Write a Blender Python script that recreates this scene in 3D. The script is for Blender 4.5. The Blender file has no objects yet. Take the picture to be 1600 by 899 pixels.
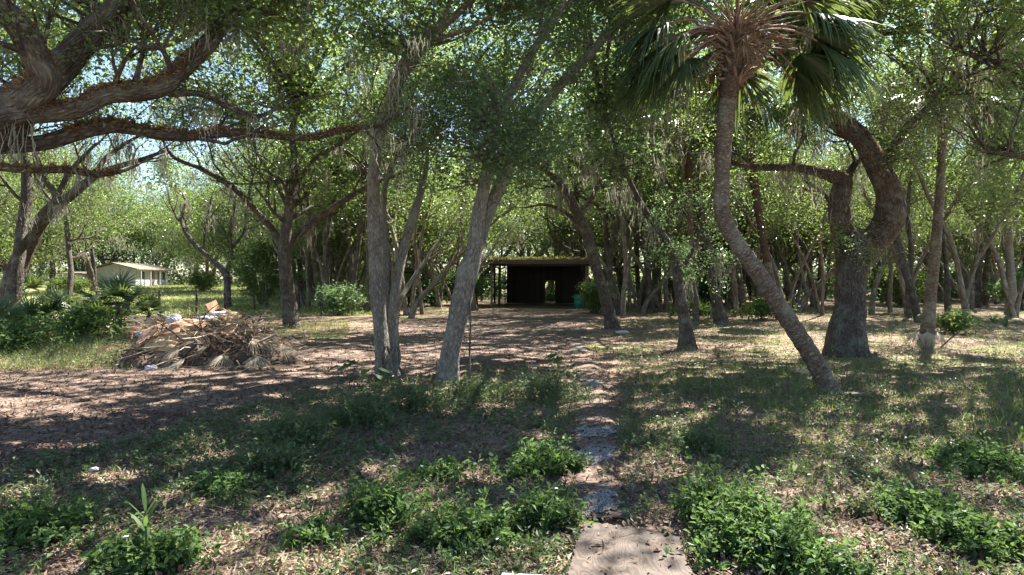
import bpy, math, random
import numpy as np
from mathutils import Vector

# ------------------------------------------------------------------ camera, light, exposure
SC = bpy.context.scene
COL = SC.collection
CAMH = 1.75
F = 1000.0            # focal length in photo pixels (1600 wide)
HY = 435.0            # horizon row in the photo
cd = bpy.data.cameras.new('camera'); cam = bpy.data.objects.new('camera', cd); COL.objects.link(cam)
cam.location = (0, 0, CAMH); cam.rotation_euler = (math.radians(90), 0, 0)
cd.sensor_width = 36; cd.lens = 36*F/1600; cd.shift_y = -(449.5-HY)/1600
cd.clip_start = 0.05; cd.clip_end = 2000
SC.camera = cam

SUN_EL, SUN_AZ = 52.0, 38.0       # azimuth from +Y (view direction) towards +X
w = bpy.data.worlds.new('World'); SC.world = w; w.use_nodes = True
nt = w.node_tree; bg = nt.nodes['Background']
sk = nt.nodes.new('ShaderNodeTexSky'); sk.sky_type = 'NISHITA'; sk.sun_disc = False
sk.sun_elevation = math.radians(SUN_EL); sk.sun_rotation = math.radians(SUN_AZ)
sk.air_density = 1.0; sk.dust_density = 0.3; sk.ozone_density = 2.0
nt.links.new(sk.outputs[0], bg.inputs['Color']); bg.inputs['Strength'].default_value = 0.055
sl = bpy.data.lights.new('sun', 'SUN'); sun = bpy.data.objects.new('sun', sl); COL.objects.link(sun)
sl.energy = 5.0; sl.angle = math.radians(0.5); sl.color = (1.0, 0.95, 0.86)
sd = Vector((math.sin(math.radians(SUN_AZ))*math.cos(math.radians(SUN_EL)),
             math.cos(math.radians(SUN_AZ))*math.cos(math.radians(SUN_EL)), math.sin(math.radians(SUN_EL))))
sun.rotation_euler = sd.to_track_quat('Z', 'Y').to_euler(); sun.location = sd*50
SC.view_settings.view_transform = 'Standard'; SC.view_settings.look = 'None'
SC.view_settings.exposure = 2.5; SC.view_settings.gamma = 1; SC.view_settings.use_curve_mapping = False
SC.render.engine = 'CYCLES'
cy = SC.cycles
cy.max_bounces = 6; cy.diffuse_bounces = 3; cy.glossy_bounces = 2; cy.transmission_bounces = 4
cy.transparent_max_bounces = 4; cy.use_denoising = True; cy.use_adaptive_sampling = True
cy.adaptive_threshold = 0.02
cy.sample_clamp_indirect = 4
try: cy.denoising_prefilter = 'ACCURATE'
except Exception: pass
SC.render.film_transparent = False

RNG = np.random.default_rng(7)
random.seed(7)

# ------------------------------------------------------------------ terrain and pixel helpers
def sst(t):
    t = np.clip(t, 0, 1); return t*t*(3-2*t)
def T(x, y):
    x = np.asarray(x, float); y = np.asarray(y, float)
    z = 0.035*np.sin(.9*x+.4*y)*np.sin(.7*y-.3*x+1)+0.018*np.sin(2.3*x+1.1*y)*np.sin(1.9*y-.8*x)
    z = z*np.clip(y/6, 0.2, 1)
    rise = sst((y-38)/38)*sst((4-x)/16)
    return z+0.8*rise
def P(px, py, Y):
    return np.array([(px-800)/F*Y, Y, CAMH-(py-HY)/F*Y])
def G(px, py):
    k = (py-HY)/F; Y = CAMH/k
    for _ in range(12):
        Y = 0.5*Y+0.5*(CAMH-float(T((px-800)/F*Y, Y)))/k
    x = (px-800)/F*Y
    return np.array([x, Y, float(T(x, Y))])
def noise2(x, y, s=1.0, seed=0):
    x = x/s; y = y/s; o = seed*17.3
    return (np.sin(1.7*x+2.3*y+o)+np.sin(3.1*x-1.9*y+1.3*o)+np.sin(-2.2*x+4.1*y+2.1*o)*.7+np.sin(5.3*x+4.7*y+.7*o)*.5)/3.2

# ------------------------------------------------------------------ materials
def mat(name):
    m = bpy.data.materials.new(name); m.use_nodes = True
    t = m.node_tree; b = t.nodes['Principled BSDF']
    return m, t, b
def N(t, typ, **kw):
    n = t.nodes.new(typ)
    for k, v in kw.items():
        if hasattr(n, k): setattr(n, k, v)
        else: n.inputs[k.replace('_', ' ')].default_value = v
    return n
def ramp(t, stops, fac=None):
    r = t.nodes.new('ShaderNodeValToRGB'); e = r.color_ramp.elements
    while len(e) < len(stops): e.new(0.5)
    for q, (p, c) in zip(e, stops): q.position = p; q.color = (*c, 1) if len(c) == 3 else c
    if fac is not None: t.links.new(fac, r.inputs[0])
    return r
def attr(t, name):
    a = t.nodes.new('ShaderNodeAttribute'); a.attribute_name = name; return a

def leaf_mat(name, stops, trans=(0.2, 0.35, 0.04), tw=0.4, rough=0.45, spec=0.4):
    m, t, b = mat(name)
    a = attr(t, 'tone')
    r = ramp(t, stops, a.outputs['Fac'])
    t.links.new(r.outputs[0], b.inputs['Base Color'])
    b.inputs['Roughness'].default_value = rough; b.inputs['Specular IOR Level'].default_value = spec
    tr = t.nodes.new('ShaderNodeBsdfTranslucent')
    mx = t.nodes.new('ShaderNodeMix'); mx.data_type = 'RGBA'; mx.blend_type = 'MIX'; mx.inputs[0].default_value = 0.55
    t.links.new(r.outputs[0], mx.inputs[6]); mx.inputs[7].default_value = (*trans, 1)
    t.links.new(mx.outputs[2], tr.inputs['Color'])
    ms = t.nodes.new('ShaderNodeMixShader'); ms.inputs[0].default_value = tw
    t.links.new(b.outputs[0], ms.inputs[1]); t.links.new(tr.outputs[0], ms.inputs[2])
    t.links.new(ms.outputs[0], t.nodes['Material Output'].inputs['Surface'])
    return m

def bark_mat(name, c1, c2, c3, scale=14.0, stretch=0.22, bump=0.6, lichen=0.35):
    m, t, b = mat(name)
    a = attr(t, 'bk')
    mp = t.nodes.new('ShaderNodeMapping'); mp.inputs['Scale'].default_value = (scale, scale, scale*stretch)
    t.links.new(a.outputs['Vector'], mp.inputs[0])
    n0 = N(t, 'ShaderNodeTexNoise', Scale=0.8, Detail=6.0, Roughness=0.6); t.links.new(mp.outputs[0], n0.inputs['Vector'])
    v = t.nodes.new('ShaderNodeTexVoronoi'); v.feature = 'DISTANCE_TO_EDGE'; v.inputs['Scale'].default_value = 1.0
    ad = t.nodes.new('ShaderNodeVectorMath'); ad.operation = 'ADD'
    t.links.new(mp.outputs[0], ad.inputs[0]); t.links.new(n0.outputs['Color'], ad.inputs[1])
    t.links.new(ad.outputs[0], v.inputs['Vector'])
    rr = ramp(t, [(0.0, (0, 0, 0)), (0.35, (1, 1, 1))], v.outputs['Distance'])
    r = ramp(t, [(0.25, c1), (0.55, c2), (0.8, c3)], n0.outputs['Fac'])
    mu = t.nodes.new('ShaderNodeMix'); mu.data_type = 'RGBA'; mu.blend_type = 'MULTIPLY'; mu.inputs[0].default_value = 0.55
    t.links.new(r.outputs[0], mu.inputs[6]); t.links.new(rr.outputs[0], mu.inputs[7])
    # lichen and moss patches
    n2 = N(t, 'ShaderNodeTexNoise', Scale=3.0, Detail=5.0, Roughness=0.65); t.links.new(a.outputs['Vector'], n2.inputs['Vector'])
    r2 = ramp(t, [(0.5, (0, 0, 0)), (0.66, (lichen,)*3)], n2.outputs['Fac'])
    m2 = t.nodes.new('ShaderNodeMix'); m2.data_type = 'RGBA'
    t.links.new(r2.outputs[0], m2.inputs[0]); t.links.new(mu.outputs[2], m2.inputs[6]); m2.inputs[7].default_value = (0.26, 0.27, 0.21, 1)
    t.links.new(m2.outputs[2], b.inputs['Base Color'])
    b.inputs['Roughness'].default_value = 0.9; b.inputs['Specular IOR Level'].default_value = 0.2
    s = t.nodes.new('ShaderNodeMath'); s.operation = 'MULTIPLY_ADD'; s.inputs[1].default_value = 0.7
    t.links.new(n0.outputs['Fac'], s.inputs[0]); t.links.new(rr.outputs[0], s.inputs[2])
    bp = t.nodes.new('ShaderNodeBump'); bp.inputs['Strength'].default_value = bump; bp.inputs['Distance'].default_value = 0.03
    t.links.new(s.outputs[0], bp.inputs['Height']); t.links.new(bp.outputs[0], b.inputs['Normal'])
    return m

def plain_mat(name, c, rough=0.8, var=0.25, scale=6.0, bump=0.2, spec=0.3, c2=None, metal=0):
    m, t, b = mat(name)
    tc = t.nodes.new('ShaderNodeTexCoord')
    n = N(t, 'ShaderNodeTexNoise', Scale=scale, Detail=6.0, Roughness=0.65); t.links.new(tc.outputs['Object'], n.inputs['Vector'])
    d = c2 or tuple(q*(1-var) for q in c)
    r = ramp(t, [(0.3, d), (0.7, c)], n.outputs['Fac']); t.links.new(r.outputs[0], b.inputs['Base Color'])
    b.inputs['Roughness'].default_value = rough; b.inputs['Specular IOR Level'].default_value = spec
    b.inputs['Metallic'].default_value = metal
    bp = t.nodes.new('ShaderNodeBump'); bp.inputs['Strength'].default_value = bump; bp.inputs['Distance'].default_value = 0.02
    t.links.new(n.outputs['Fac'], bp.inputs['Height']); t.links.new(bp.outputs[0], b.inputs['Normal'])
    return m

M = {}
oak = [(0.0, (0.032, 0.058, 0.020)), (0.45, (0.068, 0.115, 0.034)), (0.8, (0.12, 0.175, 0.05)), (1.0, (0.19, 0.235, 0.055))]
M['oak_leaf'] = leaf_mat('oak_leaf', oak, (0.36, 0.49, 0.10), 0.42, 0.33, 0.6)
dark = [(0.0, (0.04, 0.075, 0.038)), (0.6, (0.09, 0.15, 0.07)), (1.0, (0.16, 0.23, 0.10))]
M['dark_leaf'] = leaf_mat('dark_leaf', dark, (0.30, 0.46, 0.14), 0.42, 0.35, 0.5)
M['far_leaf'] = leaf_mat('far_leaf', [(0, (0.035, 0.06, 0.022)), (0.5, (0.075, 0.115, 0.035)), (1, (0.15, 0.19, 0.055))], (0.32, 0.42, 0.10), 0.4, 0.6, 0.2)
M['palm_leaf'] = leaf_mat('palm_leaf', [(0, (0.030, 0.055, 0.025)), (0.6, (0.055, 0.095, 0.035)), (0.88, (0.11, 0.15, 0.05)), (1, (0.25, 0.20, 0.09))], (0.25, 0.32, 0.06), 0.3, 0.38, 0.5)
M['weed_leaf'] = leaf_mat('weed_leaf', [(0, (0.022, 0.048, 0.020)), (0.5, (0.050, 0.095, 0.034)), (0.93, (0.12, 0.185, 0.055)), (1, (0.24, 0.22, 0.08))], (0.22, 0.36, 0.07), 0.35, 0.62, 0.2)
M['dull_weed'] = leaf_mat('dull_weed', [(0, (0.04, 0.062, 0.028)), (0.5, (0.075, 0.11, 0.045)), (0.9, (0.13, 0.15, 0.07)), (1, (0.22, 0.17, 0.10))], (0.2, 0.28, 0.08), 0.3, 0.5, 0.35)
M['grass'] = leaf_mat('grass', [(0, (0.07, 0.10, 0.03)), (0.5, (0.14, 0.19, 0.05)), (0.8, (0.24, 0.28, 0.08)), (1, (0.38, 0.33, 0.17))], (0.32, 0.42, 0.08), 0.3, 0.5, 0.3)
M['moss'] = leaf_mat('moss', [(0, (0.12, 0.115, 0.085)), (0.5, (0.22, 0.215, 0.165)), (1, (0.34, 0.33, 0.26))], (0.4, 0.38, 0.28), 0.3, 0.9, 0.1)
M['fern'] = leaf_mat('fern', [(0, (0.09, 0.055, 0.03)), (0.5, (0.19, 0.12, 0.065)), (1, (0.30, 0.22, 0.12))], (0.3, 0.2, 0.08), 0.2, 0.9, 0.1)
M['litter'] = leaf_mat('litter', [(0, (0.07, 0.043, 0.032)), (0.35, (0.165, 0.105, 0.074)), (0.7, (0.30, 0.205, 0.148)), (1, (0.44, 0.34, 0.26))], (0.3, 0.2, 0.12), 0.1, 0.75, 0.25)
M['straw'] = leaf_mat('straw', [(0, (0.10, 0.075, 0.055)), (0.5, (0.26, 0.21, 0.155)), (1, (0.46, 0.39, 0.30))], (0.4, 0.32, 0.2), 0.15, 0.75, 0.25)
M['roof_moss'] = leaf_mat('roof_moss', [(0, (0.10, 0.075, 0.05)), (0.5, (0.17, 0.145, 0.07)), (1, (0.26, 0.25, 0.10))], (0.4, 0.45, 0.1), 0.3, 0.9, 0.1)
M['petal'] = leaf_mat('petal', [(0, (0.7, 0.7, 0.68)), (1, (0.82, 0.82, 0.8))], (0.7, 0.7, 0.65), 0.3, 0.7, 0.2)
M['red_frond'] = leaf_mat('red_frond', [(0, (0.12, 0.05, 0.04)), (0.6, (0.25, 0.11, 0.08)), (1, (0.36, 0.2, 0.14))], (0.3, 0.12, 0.08), 0.15, 0.8, 0.2)
M['bark_oak'] = bark_mat('bark_oak', (0.06, 0.045, 0.038), (0.145, 0.115, 0.095), (0.26, 0.21, 0.175), 26, 0.3, 1.0, 0.4)
M['bark_grey'] = bark_mat('bark_grey', (0.15, 0.13, 0.11), (0.27, 0.24, 0.205), (0.39, 0.35, 0.30), 34, 0.3, 0.5, 0.5)
M['bark_far'] = bark_mat('bark_far', (0.08, 0.06, 0.05), (0.15, 0.12, 0.10), (0.24, 0.20, 0.17), 9, 0.25, 0.5, 0.5)
M['bark_palm'] = bark_mat('bark_palm', (0.10, 0.07, 0.052), (0.215, 0.165, 0.125), (0.37, 0.31, 0.24), 13, 2.2, 0.6, 0.5)
M['bark_red'] = bark_mat('bark_red', (0.08, 0.05, 0.04), (0.17, 0.11, 0.085), (0.28, 0.19, 0.145), 18, 1.8, 0.7, 0.1)
M['boot'] = plain_mat('boot', (0.25, 0.165, 0.12), 0.8, 0.5, 12, 0.3)

M['bark_slim_lit'] = bark_mat('bark_slim_lit', (0.14, 0.11, 0.09), (0.25, 0.205, 0.165), (0.36, 0.31, 0.255), 9, 0.25, 0.5, 0.5)  # sunlight on the slender trunks put into paler bark colours
# ground
def litter_ground(name, base, dk, lt, green, soil_amt=0.5):
    m, t, b = mat(name)
    g = t.nodes.new('ShaderNodeNewGeometry')
    n1 = N(t, 'ShaderNodeTexNoise', Scale=0.9, Detail=9.0, Roughness=0.68); t.links.new(g.outputs['Position'], n1.inputs['Vector'])
    v = N(t, 'ShaderNodeTexVoronoi', Scale=26.0); t.links.new(g.outputs['Position'], v.inputs['Vector'])
    hs = t.nodes.new('ShaderNodeSeparateColor'); t.links.new(v.outputs['Color'], hs.inputs[0])
    r1 = ramp(t, [(0.0, dk), (0.5, base), (1.0, lt)], hs.outputs[0])
    r2 = ramp(t, [(0.38, dk), (0.52, base), (0.68, lt)], n1.outputs['Fac'])
    mx = t.nodes.new('ShaderNodeMix'); mx.data_type = 'RGBA'; mx.inputs[0].default_value = 0.5
    t.links.new(r1.outputs[0], mx.inputs[6]); t.links.new(r2.outputs[0], mx.inputs[7])
    out = mx.outputs[2]
    if green:
        n3 = N(t, 'ShaderNodeTexNoise', Scale=0.35, Detail=7.0, Roughness=0.7); t.links.new(g.outputs['Position'], n3.inputs['Vector'])
        sx = t.nodes.new('ShaderNodeSeparateXYZ'); t.links.new(g.outputs['Position'], sx.inputs[0])
        # the far left field is grassier
        mr = t.nodes.new('ShaderNodeMapRange'); mr.inputs[1].default_value = 28; mr.inputs[2].default_value = 40; mr.inputs[3].default_value = 0; mr.inputs[4].default_value = 0.16
        t.links.new(sx.outputs[1], mr.inputs[0])
        mr2 = t.nodes.new('ShaderNodeMapRange'); mr2.inputs[1].default_value = -4; mr2.inputs[2].default_value = -10; mr2.inputs[3].default_value = 0; mr2.inputs[4].default_value = 1
        t.links.new(sx.outputs[0], mr2.inputs[0])
        ml = t.nodes.new('ShaderNodeMath'); ml.operation = 'MULTIPLY_ADD'
        t.links.new(mr.outputs[0], ml.inputs[0]); t.links.new(mr2.outputs[0], ml.inputs[1]); t.links.new(n3.outputs['Fac'], ml.inputs[2])
        r3 = ramp(t, [(0.50, (0, 0, 0)), (0.62, (0.75, 0.75, 0.75))], ml.outputs[0])
        m3 = t.nodes.new('ShaderNodeMix'); m3.data_type = 'RGBA'
        t.links.new(r3.outputs[0], m3.inputs[0]); t.links.new(out, m3.inputs[6]); m3.inputs[7].default_value = (*green, 1)
        out = m3.outputs[2]
    t.links.new(out, b.inputs['Base Color'])
    b.inputs['Roughness'].default_value = 0.95; b.inputs['Specular IOR Level'].default_value = 0.15
    bp = t.nodes.new('ShaderNodeBump'); bp.inputs['Strength'].default_value = 0.6; bp.inputs['Distance'].default_value = 0.02
    ad = t.nodes.new('ShaderNodeMath'); ad.operation = 'ADD'
    t.links.new(v.outputs['Distance'], ad.inputs[0]); t.links.new(n1.outputs['Fac'], ad.inputs[1])
    t.links.new(ad.outputs[0], bp.inputs['Height']); t.links.new(bp.outputs[0], b.inputs['Normal'])
    return m
M['ground'] = litter_ground('ground', (0.19, 0.13, 0.095), (0.085, 0.058, 0.043), (0.32, 0.235, 0.175), (0.15, 0.18, 0.055))
M['drive'] = litter_ground('drive', (0.145, 0.10, 0.078), (0.065, 0.045, 0.037), (0.27, 0.20, 0.16), None)
M['gravel'] = litter_ground('gravel', (0.20, 0.182, 0.16), (0.10, 0.09, 0.078), (0.32, 0.30, 0.27), None)
M['soil'] = plain_mat('soil', (0.12, 0.085, 0.065), 0.95, 0.5, 9, 0.6)

# ------------------------------------------------------------------ mesh assembly
class MB:
    def __init__(s): s.p = []
    def add(s, V, Fc, mi=0, smooth=False, tone=0.5, bk=None):
        V = np.asarray(V, np.float32).reshape(-1, 3); Fc = np.asarray(Fc, np.int32)
        if len(V) and len(Fc): s.p.append((V, Fc, mi, smooth, tone, bk))
        return s
    def ext(s, o): s.p += o.p; return s
    def build(s, name, mats, parent=None):
        if not isinstance(mats, (list, tuple)): mats = [mats]
        me = bpy.data.meshes.new(name)
        nv = sum(len(p[0]) for p in s.p); nf = sum(len(p[1]) for p in s.p); nl = sum(p[1].size for p in s.p)
        V = np.concatenate([p[0] for p in s.p])
        if parent is not None: V = V-np.array(wloc(parent), np.float32)
        L = np.empty(nl, np.int32); st = np.empty(nf, np.int32); tot = np.empty(nf, np.int32)
        mi = np.empty(nf, np.int32); sm = np.empty(nf, bool); tn = np.empty(nf, np.float32); bk = np.zeros((nv, 3), np.float32)
        vo = fo = lo = 0
        for (pv, pf, m, smo, tone, b) in s.p:
            k = pf.shape[1]; n = len(pf)
            L[lo:lo+pf.size] = (pf+vo).ravel(); st[fo:fo+n] = lo+np.arange(n)*k; tot[fo:fo+n] = k
            mi[fo:fo+n] = m; sm[fo:fo+n] = smo; tn[fo:fo+n] = tone
            if b is not None: bk[vo:vo+len(pv)] = b
            vo += len(pv); fo += n; lo += pf.size
        me.vertices.add(nv); me.vertices.foreach_set('co', V.astype(np.float32).ravel())
        me.loops.add(nl); me.loops.foreach_set('vertex_index', L)
        me.polygons.add(nf); me.polygons.foreach_set('loop_start', st); me.polygons.foreach_set('loop_total', tot)
        me.polygons.foreach_set('material_index', mi); me.polygons.foreach_set('use_smooth', sm)
        a = me.attributes.new('tone', 'FLOAT', 'FACE'); a.data.foreach_set('value', tn)
        if bk.any():
            a = me.attributes.new('bk', 'FLOAT_VECTOR', 'POINT'); a.data.foreach_set('vector', bk.ravel())
        for m in mats: me.materials.append(M[m] if isinstance(m, str) else m)
        me.update(calc_edges=True)
        o = bpy.data.objects.new(name, me); COL.objects.link(o)
        if parent is not None: o.parent = parent
        return o
def wloc(o):
    v = Vector((0, 0, 0))
    while o is not None: v = v+o.location; o = o.parent
    return v
USED = {}
def tag(o, label, cat, group=None, kind=None):
    o['label'] = label; o['category'] = cat
    if group: o['group'] = group
    if kind: o['kind'] = kind
    return o
def thing(name, loc, label, cat, group=None):
    o = bpy.data.objects.new(name, None); COL.objects.link(o); o.location = Vector([float(q) for q in loc]); o.empty_display_size = .1
    return tag(o, label, cat, group)
def dup(root, loc, rz, sc, label, group):
    def cp(o, par):
        c = o.copy(); COL.objects.link(c); c.parent = par
        for ch in o.children: cp(ch, c)
        return c
    r = cp(root, None); r.location = loc; r.rotation_euler = (0, 0, rz); r.scale = (sc,)*3 if np.isscalar(sc) else sc
    r['label'] = label
    if group: r['group'] = group
    return r

# ------------------------------------------------------------------ shape helpers
def unit(v): return v/np.maximum(np.linalg.norm(v, axis=-1, keepdims=True), 1e-9)
def smooth_path(pts, rad, step):
    pts = np.asarray(pts, float); rad = np.asarray(rad, float)
    if len(pts) < 3: 
        n = max(2, int(np.linalg.norm(pts[-1]-pts[0])/step)+1); t = np.linspace(0, 1, n)[:, None]
        return pts[0]*(1-t)+pts[-1]*t, rad[0]*(1-t[:, 0])+rad[-1]*t[:, 0]
    Q = np.vstack([2*pts[0]-pts[1], pts, 2*pts[-1]-pts[-2]]); out = []; ro = []
    for i in range(len(pts)-1):
        p0, p1, p2, p3 = Q[i:i+4]; n = max(2, int(np.linalg.norm(p2-p1)/step)+1)
        for t in np.arange(n)/n:
            out.append(.5*((2*p1)+(-p0+p2)*t+(2*p0-5*p1+4*p2-p3)*t*t+(-p0+3*p1-3*p2+p3)*t**3)); ro.append(rad[i]*(1-t)+rad[i+1]*t)
    out.append(pts[-1]); ro.append(rad[-1])
    return np.array(out), np.array(ro)
def tube(mb, pts, rad, n=8, mi=0, lump=0.0, rng=RNG, flare=0.0, tone=0.5, cap=True):
    pts = np.asarray(pts, float); rad = np.asarray(rad, float); m = len(pts)
    tg = unit(np.gradient(pts, axis=0)); ref = np.array([1.0, 0.1, 0.05]) if abs(tg[0][0]) < .8 else np.array([0, 1.0, 0.1])
    u = np.empty((m, 3)); a = unit(ref-tg[0]*ref.dot(tg[0])); u[0] = a
    for i in range(1, m): a = unit(a-tg[i]*a.dot(tg[i])); u[i] = a
    v = np.cross(tg, u)
    th = np.arange(n)/n*2*math.pi
    ln = np.concatenate([[0], np.cumsum(np.linalg.norm(np.diff(pts, axis=0), axis=1))])
    R = rad[:, None]*np.ones(n)[None]
    if lump:
        ph = rng.uniform(0, 6, 6)
        R = R*(1+lump*(np.sin(2*th[None]+ln[:, None]*1.3+ph[0])*.5+np.sin(3*th[None]-ln[:, None]*2.1+ph[1])*.35+np.sin(5*th[None]+ln[:, None]*4+ph[2])*.25+np.sin(ln[:, None]*5+ph[3])*.2+rng.normal(0, .12, R.shape)))
    if flare:
        k = np.exp(-ln/(rad[0]*1.6)); ph = rng.uniform(0, 6)
        R = R*(1+flare*k[:, None]*(0.6+0.6*np.maximum(0, np.sin(4*th[None]+ph))+.3*np.sin(3*th[None]+2*ph)))
    V = pts[:, None]+R[..., None]*(np.cos(th)[None, :, None]*u[:, None]+np.sin(th)[None, :, None]*v[:, None])
    rb = rad.mean()
    bk = np.stack([np.broadcast_to(np.cos(th)*rb, (m, n)), np.broadcast_to(np.sin(th)*rb, (m, n)), np.broadcast_to(ln[:, None]+rng.uniform(0, 50), (m, n))], -1).reshape(-1, 3)
    i = np.arange(m-1)[:, None]*n; j = np.arange(n)[None]; jn = (j+1) % n
    Fc = np.stack([i+j, i+jn, i+n+jn, i+n+j], -1).reshape(-1, 4)
    mb.add(V.reshape(-1, 3), Fc, mi, True, tone, bk)
    if cap and rad[-1] > 0.004:
        for e, s in ((m-1, 1), (0, -1)):
            c = pts[e]; Vc = np.vstack([V[e], c[None]]); q = np.arange(n)
            Fc = np.stack([q, (q+1) % n, np.full(n, n)], -1) if s > 0 else np.stack([(q+1) % n, q, np.full(n, n)], -1)
            mb.add(Vc, Fc, mi, False, tone, np.vstack([bk.reshape(m, n, 3)[e], bk.reshape(m, n, 3)[e].mean(0)[None]]))
    return mb
def box(mb, c, s, mi=0, rz=0, rx=0, ry=0, tone=.5, bev=0.0):
    x, y, z = (np.asarray(s, float)/2)
    if bev <= 0: bev = min(s)*0.08
    b = min(bev, x*.9, y*.9, z*.9)
    pts = []
    for sx in (-1, 1):
        for sy in (-1, 1):
            for sz in (-1, 1):
                pts += [(sx*x, sy*(y-b), sz*(z-b)), (sx*(x-b), sy*y, sz*(z-b)), (sx*(x-b), sy*(y-b), sz*z)]
    V = np.array(pts); idx = lambda sx, sy, sz, k: ((sx*4+sy*2+sz)*3+k)
    q4 = []; 
    for s1 in (0, 1):
        q4 += [[idx(s1, 0, 0, 0), idx(s1, 1, 0, 0), idx(s1, 1, 1, 0), idx(s1, 0, 1, 0)][::(1 if s1 else -1)],
               [idx(0, s1, 0, 1), idx(1, s1, 0, 1), idx(1, s1, 1, 1), idx(0, s1, 1, 1)][::(-1 if s1 else 1)],
               [idx(0, 0, s1, 2), idx(1, 0, s1, 2), idx(1, 1, s1, 2), idx(0, 1, s1, 2)][::(1 if s1 else -1)]]
    for a in (0, 1):
        for c2 in (0, 1):
            q4 += [[idx(a, c2, 0, 0), idx(a, c2, 0, 1), idx(a, c2, 1, 1), idx(a, c2, 1, 0)],
                   [idx(a, 0, c2, 0), idx(a, 1, c2, 0), idx(a, 1, c2, 2), idx(a, 0, c2, 2)],
                   [idx(0, a, c2, 1), idx(1, a, c2, 1), idx(1, a, c2, 2), idx(0, a, c2, 2)]]
    t3 = [[idx(a, b2, c2, k) for k in (0, 1, 2)] for a in (0, 1) for b2 in (0, 1) for c2 in (0, 1)]
    R = np.array(__import__('mathutils').Euler((rx, ry, rz)).to_matrix())
    V = V@R.T+np.asarray(c, float)
    mb.add(V, q4, mi, False, tone); mb.add(V, t3, mi, False, tone)
    return mb
def leaves(mb, C, size, aspect=0.5, mi=0, tone=0.5, up=0.5, droop=0.0, rng=RNG, fold=0.12, full=False):
    C = np.asarray(C, float); n = len(C)
    if n == 0: return mb
    d = rng.normal(size=(n, 3)); d[:, 2] = d[:, 2]*.6-droop; d = unit(d)
    nn = rng.normal(size=(n, 3)); nn[:, 2] = np.abs(nn[:, 2])+up; nn = unit(nn-d*(nn*d).sum(1, keepdims=True)); s = np.cross(d, nn)
    l = (size*(.45+1.0*rng.uniform(0, 1, n)**1.3))[:, None]; wd = l*aspect*.5
    if full:
        V = np.stack([C, C+d*l*.32+s*wd+nn*l*fold, C+d*l*.68+s*wd*.72+nn*l*fold*.7, C+d*l-nn*l*.08, C+d*l*.68-s*wd*.72+nn*l*fold*.7, C+d*l*.32-s*wd+nn*l*fold], 1)
        b = np.arange(n)[:, None]*6
        Fc = np.concatenate([b+np.array([0, 1, 2, 3]), b+np.array([0, 3, 4, 5])]); tn = np.concatenate([np.broadcast_to(tone, n)]*2)
    else:
        V = np.stack([C, C+d*l*.45+s*wd+nn*l*fold, C+d*l, C+d*l*.45-s*wd+nn*l*fold], 1)
        Fc = np.arange(n)[:, None]*4+np.arange(4)[None]; tn = np.broadcast_to(tone, n)
    return mb.add(V.reshape(-1, 3), Fc, mi, False, tn)
def sun_gap(c, rng):
    # ragged openings in the canopy that let shafts of sun through to the ground
    gx = c[:, 0]-c[:, 2]*sd.x/sd.z; gy = c[:, 1]-c[:, 2]*sd.y/sd.z
    n = noise2(gx*.75+.25*np.sin(gy*1.3), gy+.25*np.sin(gx*1.7), .42, 21)+.75*noise2(gx, gy, .23, 22)+.5*noise2(gx+3, gy, 2.1, 23)
    thr = .10-.2*np.exp(-((gy-7.6)/1.5)**2)*(gx > 1.5)+.10*(gy > 11)+.06*(gy > 16)+.06*(gy < 6)+.1*(gy < 4.8)
    return (n+rng.normal(0, .06, len(c)) > thr) & (c[:, 2] > 2.8)
def clumps(mb, centers, spread, k, size, mi=0, rng=RNG, base=.45, var=.16, flat=.6, aspect=.5, droop=.1, gaps=True):
    centers = np.asarray(centers, float); m = len(centers)
    if m == 0: return
    sp = np.broadcast_to(spread, m)
    c = np.repeat(centers, k, 0); s = np.repeat(sp, k)[:, None]
    o = rng.normal(size=(m*k, 3)); o = o*np.array([1, 1, flat])*s*.55
    ct = np.repeat(rng.normal(base, var, m), k)
    tn = np.clip(ct+rng.normal(0, .16, m*k), 0, 1); c = c+o
    if centers[:, 2].mean() > 2.5 and gaps:
        kp = ~sun_gap(c, rng); c, tn = c[kp], tn[kp]
    leaves(mb, c, size, aspect, mi, tn, rng=rng, droop=droop)
def strands(mb, tops, lens, width=0.008, mi=0, rng=RNG, per=14, spread=.08, seg=7):
    per = int(per*2.2); width = width*.6
    tops = np.repeat(np.asarray(tops, float), per, 0); ln = np.repeat(np.asarray(lens, float), per)*rng.uniform(.3, 1.1, len(tops))
    n = len(tops)
    if n == 0: return
    p = tops+rng.normal(size=(n, 3))*np.array([spread, spread, spread*.5]); Q = [p]
    dr = rng.normal(0, .06, (n, 3)); 
    for i in range(seg-1):
        st = rng.normal(0, .32, (n, 3))+dr; st[:, 2] = -1; p = p+st*(ln/(seg-1))[:, None]*np.array([1, 1, 1]); Q.append(p)
    Q = np.stack(Q, 1); sd = rng.normal(size=(n, 3)); sd[:, 2] = 0; sd = unit(sd)
    wv = width*np.concatenate([[.8], np.ones(seg-2)*1.3, [.4]])[None, :, None]*rng.uniform(.6, 1.6, (n, 1, 1))
    A = Q-sd[:, None]*wv; B = Q+sd[:, None]*wv
    V = np.stack([A, B], 2).reshape(n, seg*2, 3)
    f = np.array([[2*i, 2*i+1, 2*i+3, 2*i+2] for i in range(seg-1)])
    Fc = (np.arange(n)[:, None, None]*seg*2+f[None]).reshape(-1, 4)
    tn = np.repeat(np.clip(rng.normal(.5, .22, n), 0, 1), seg-1)
    mb.add(V.reshape(-1, 3), Fc, mi, False, tn)

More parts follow.
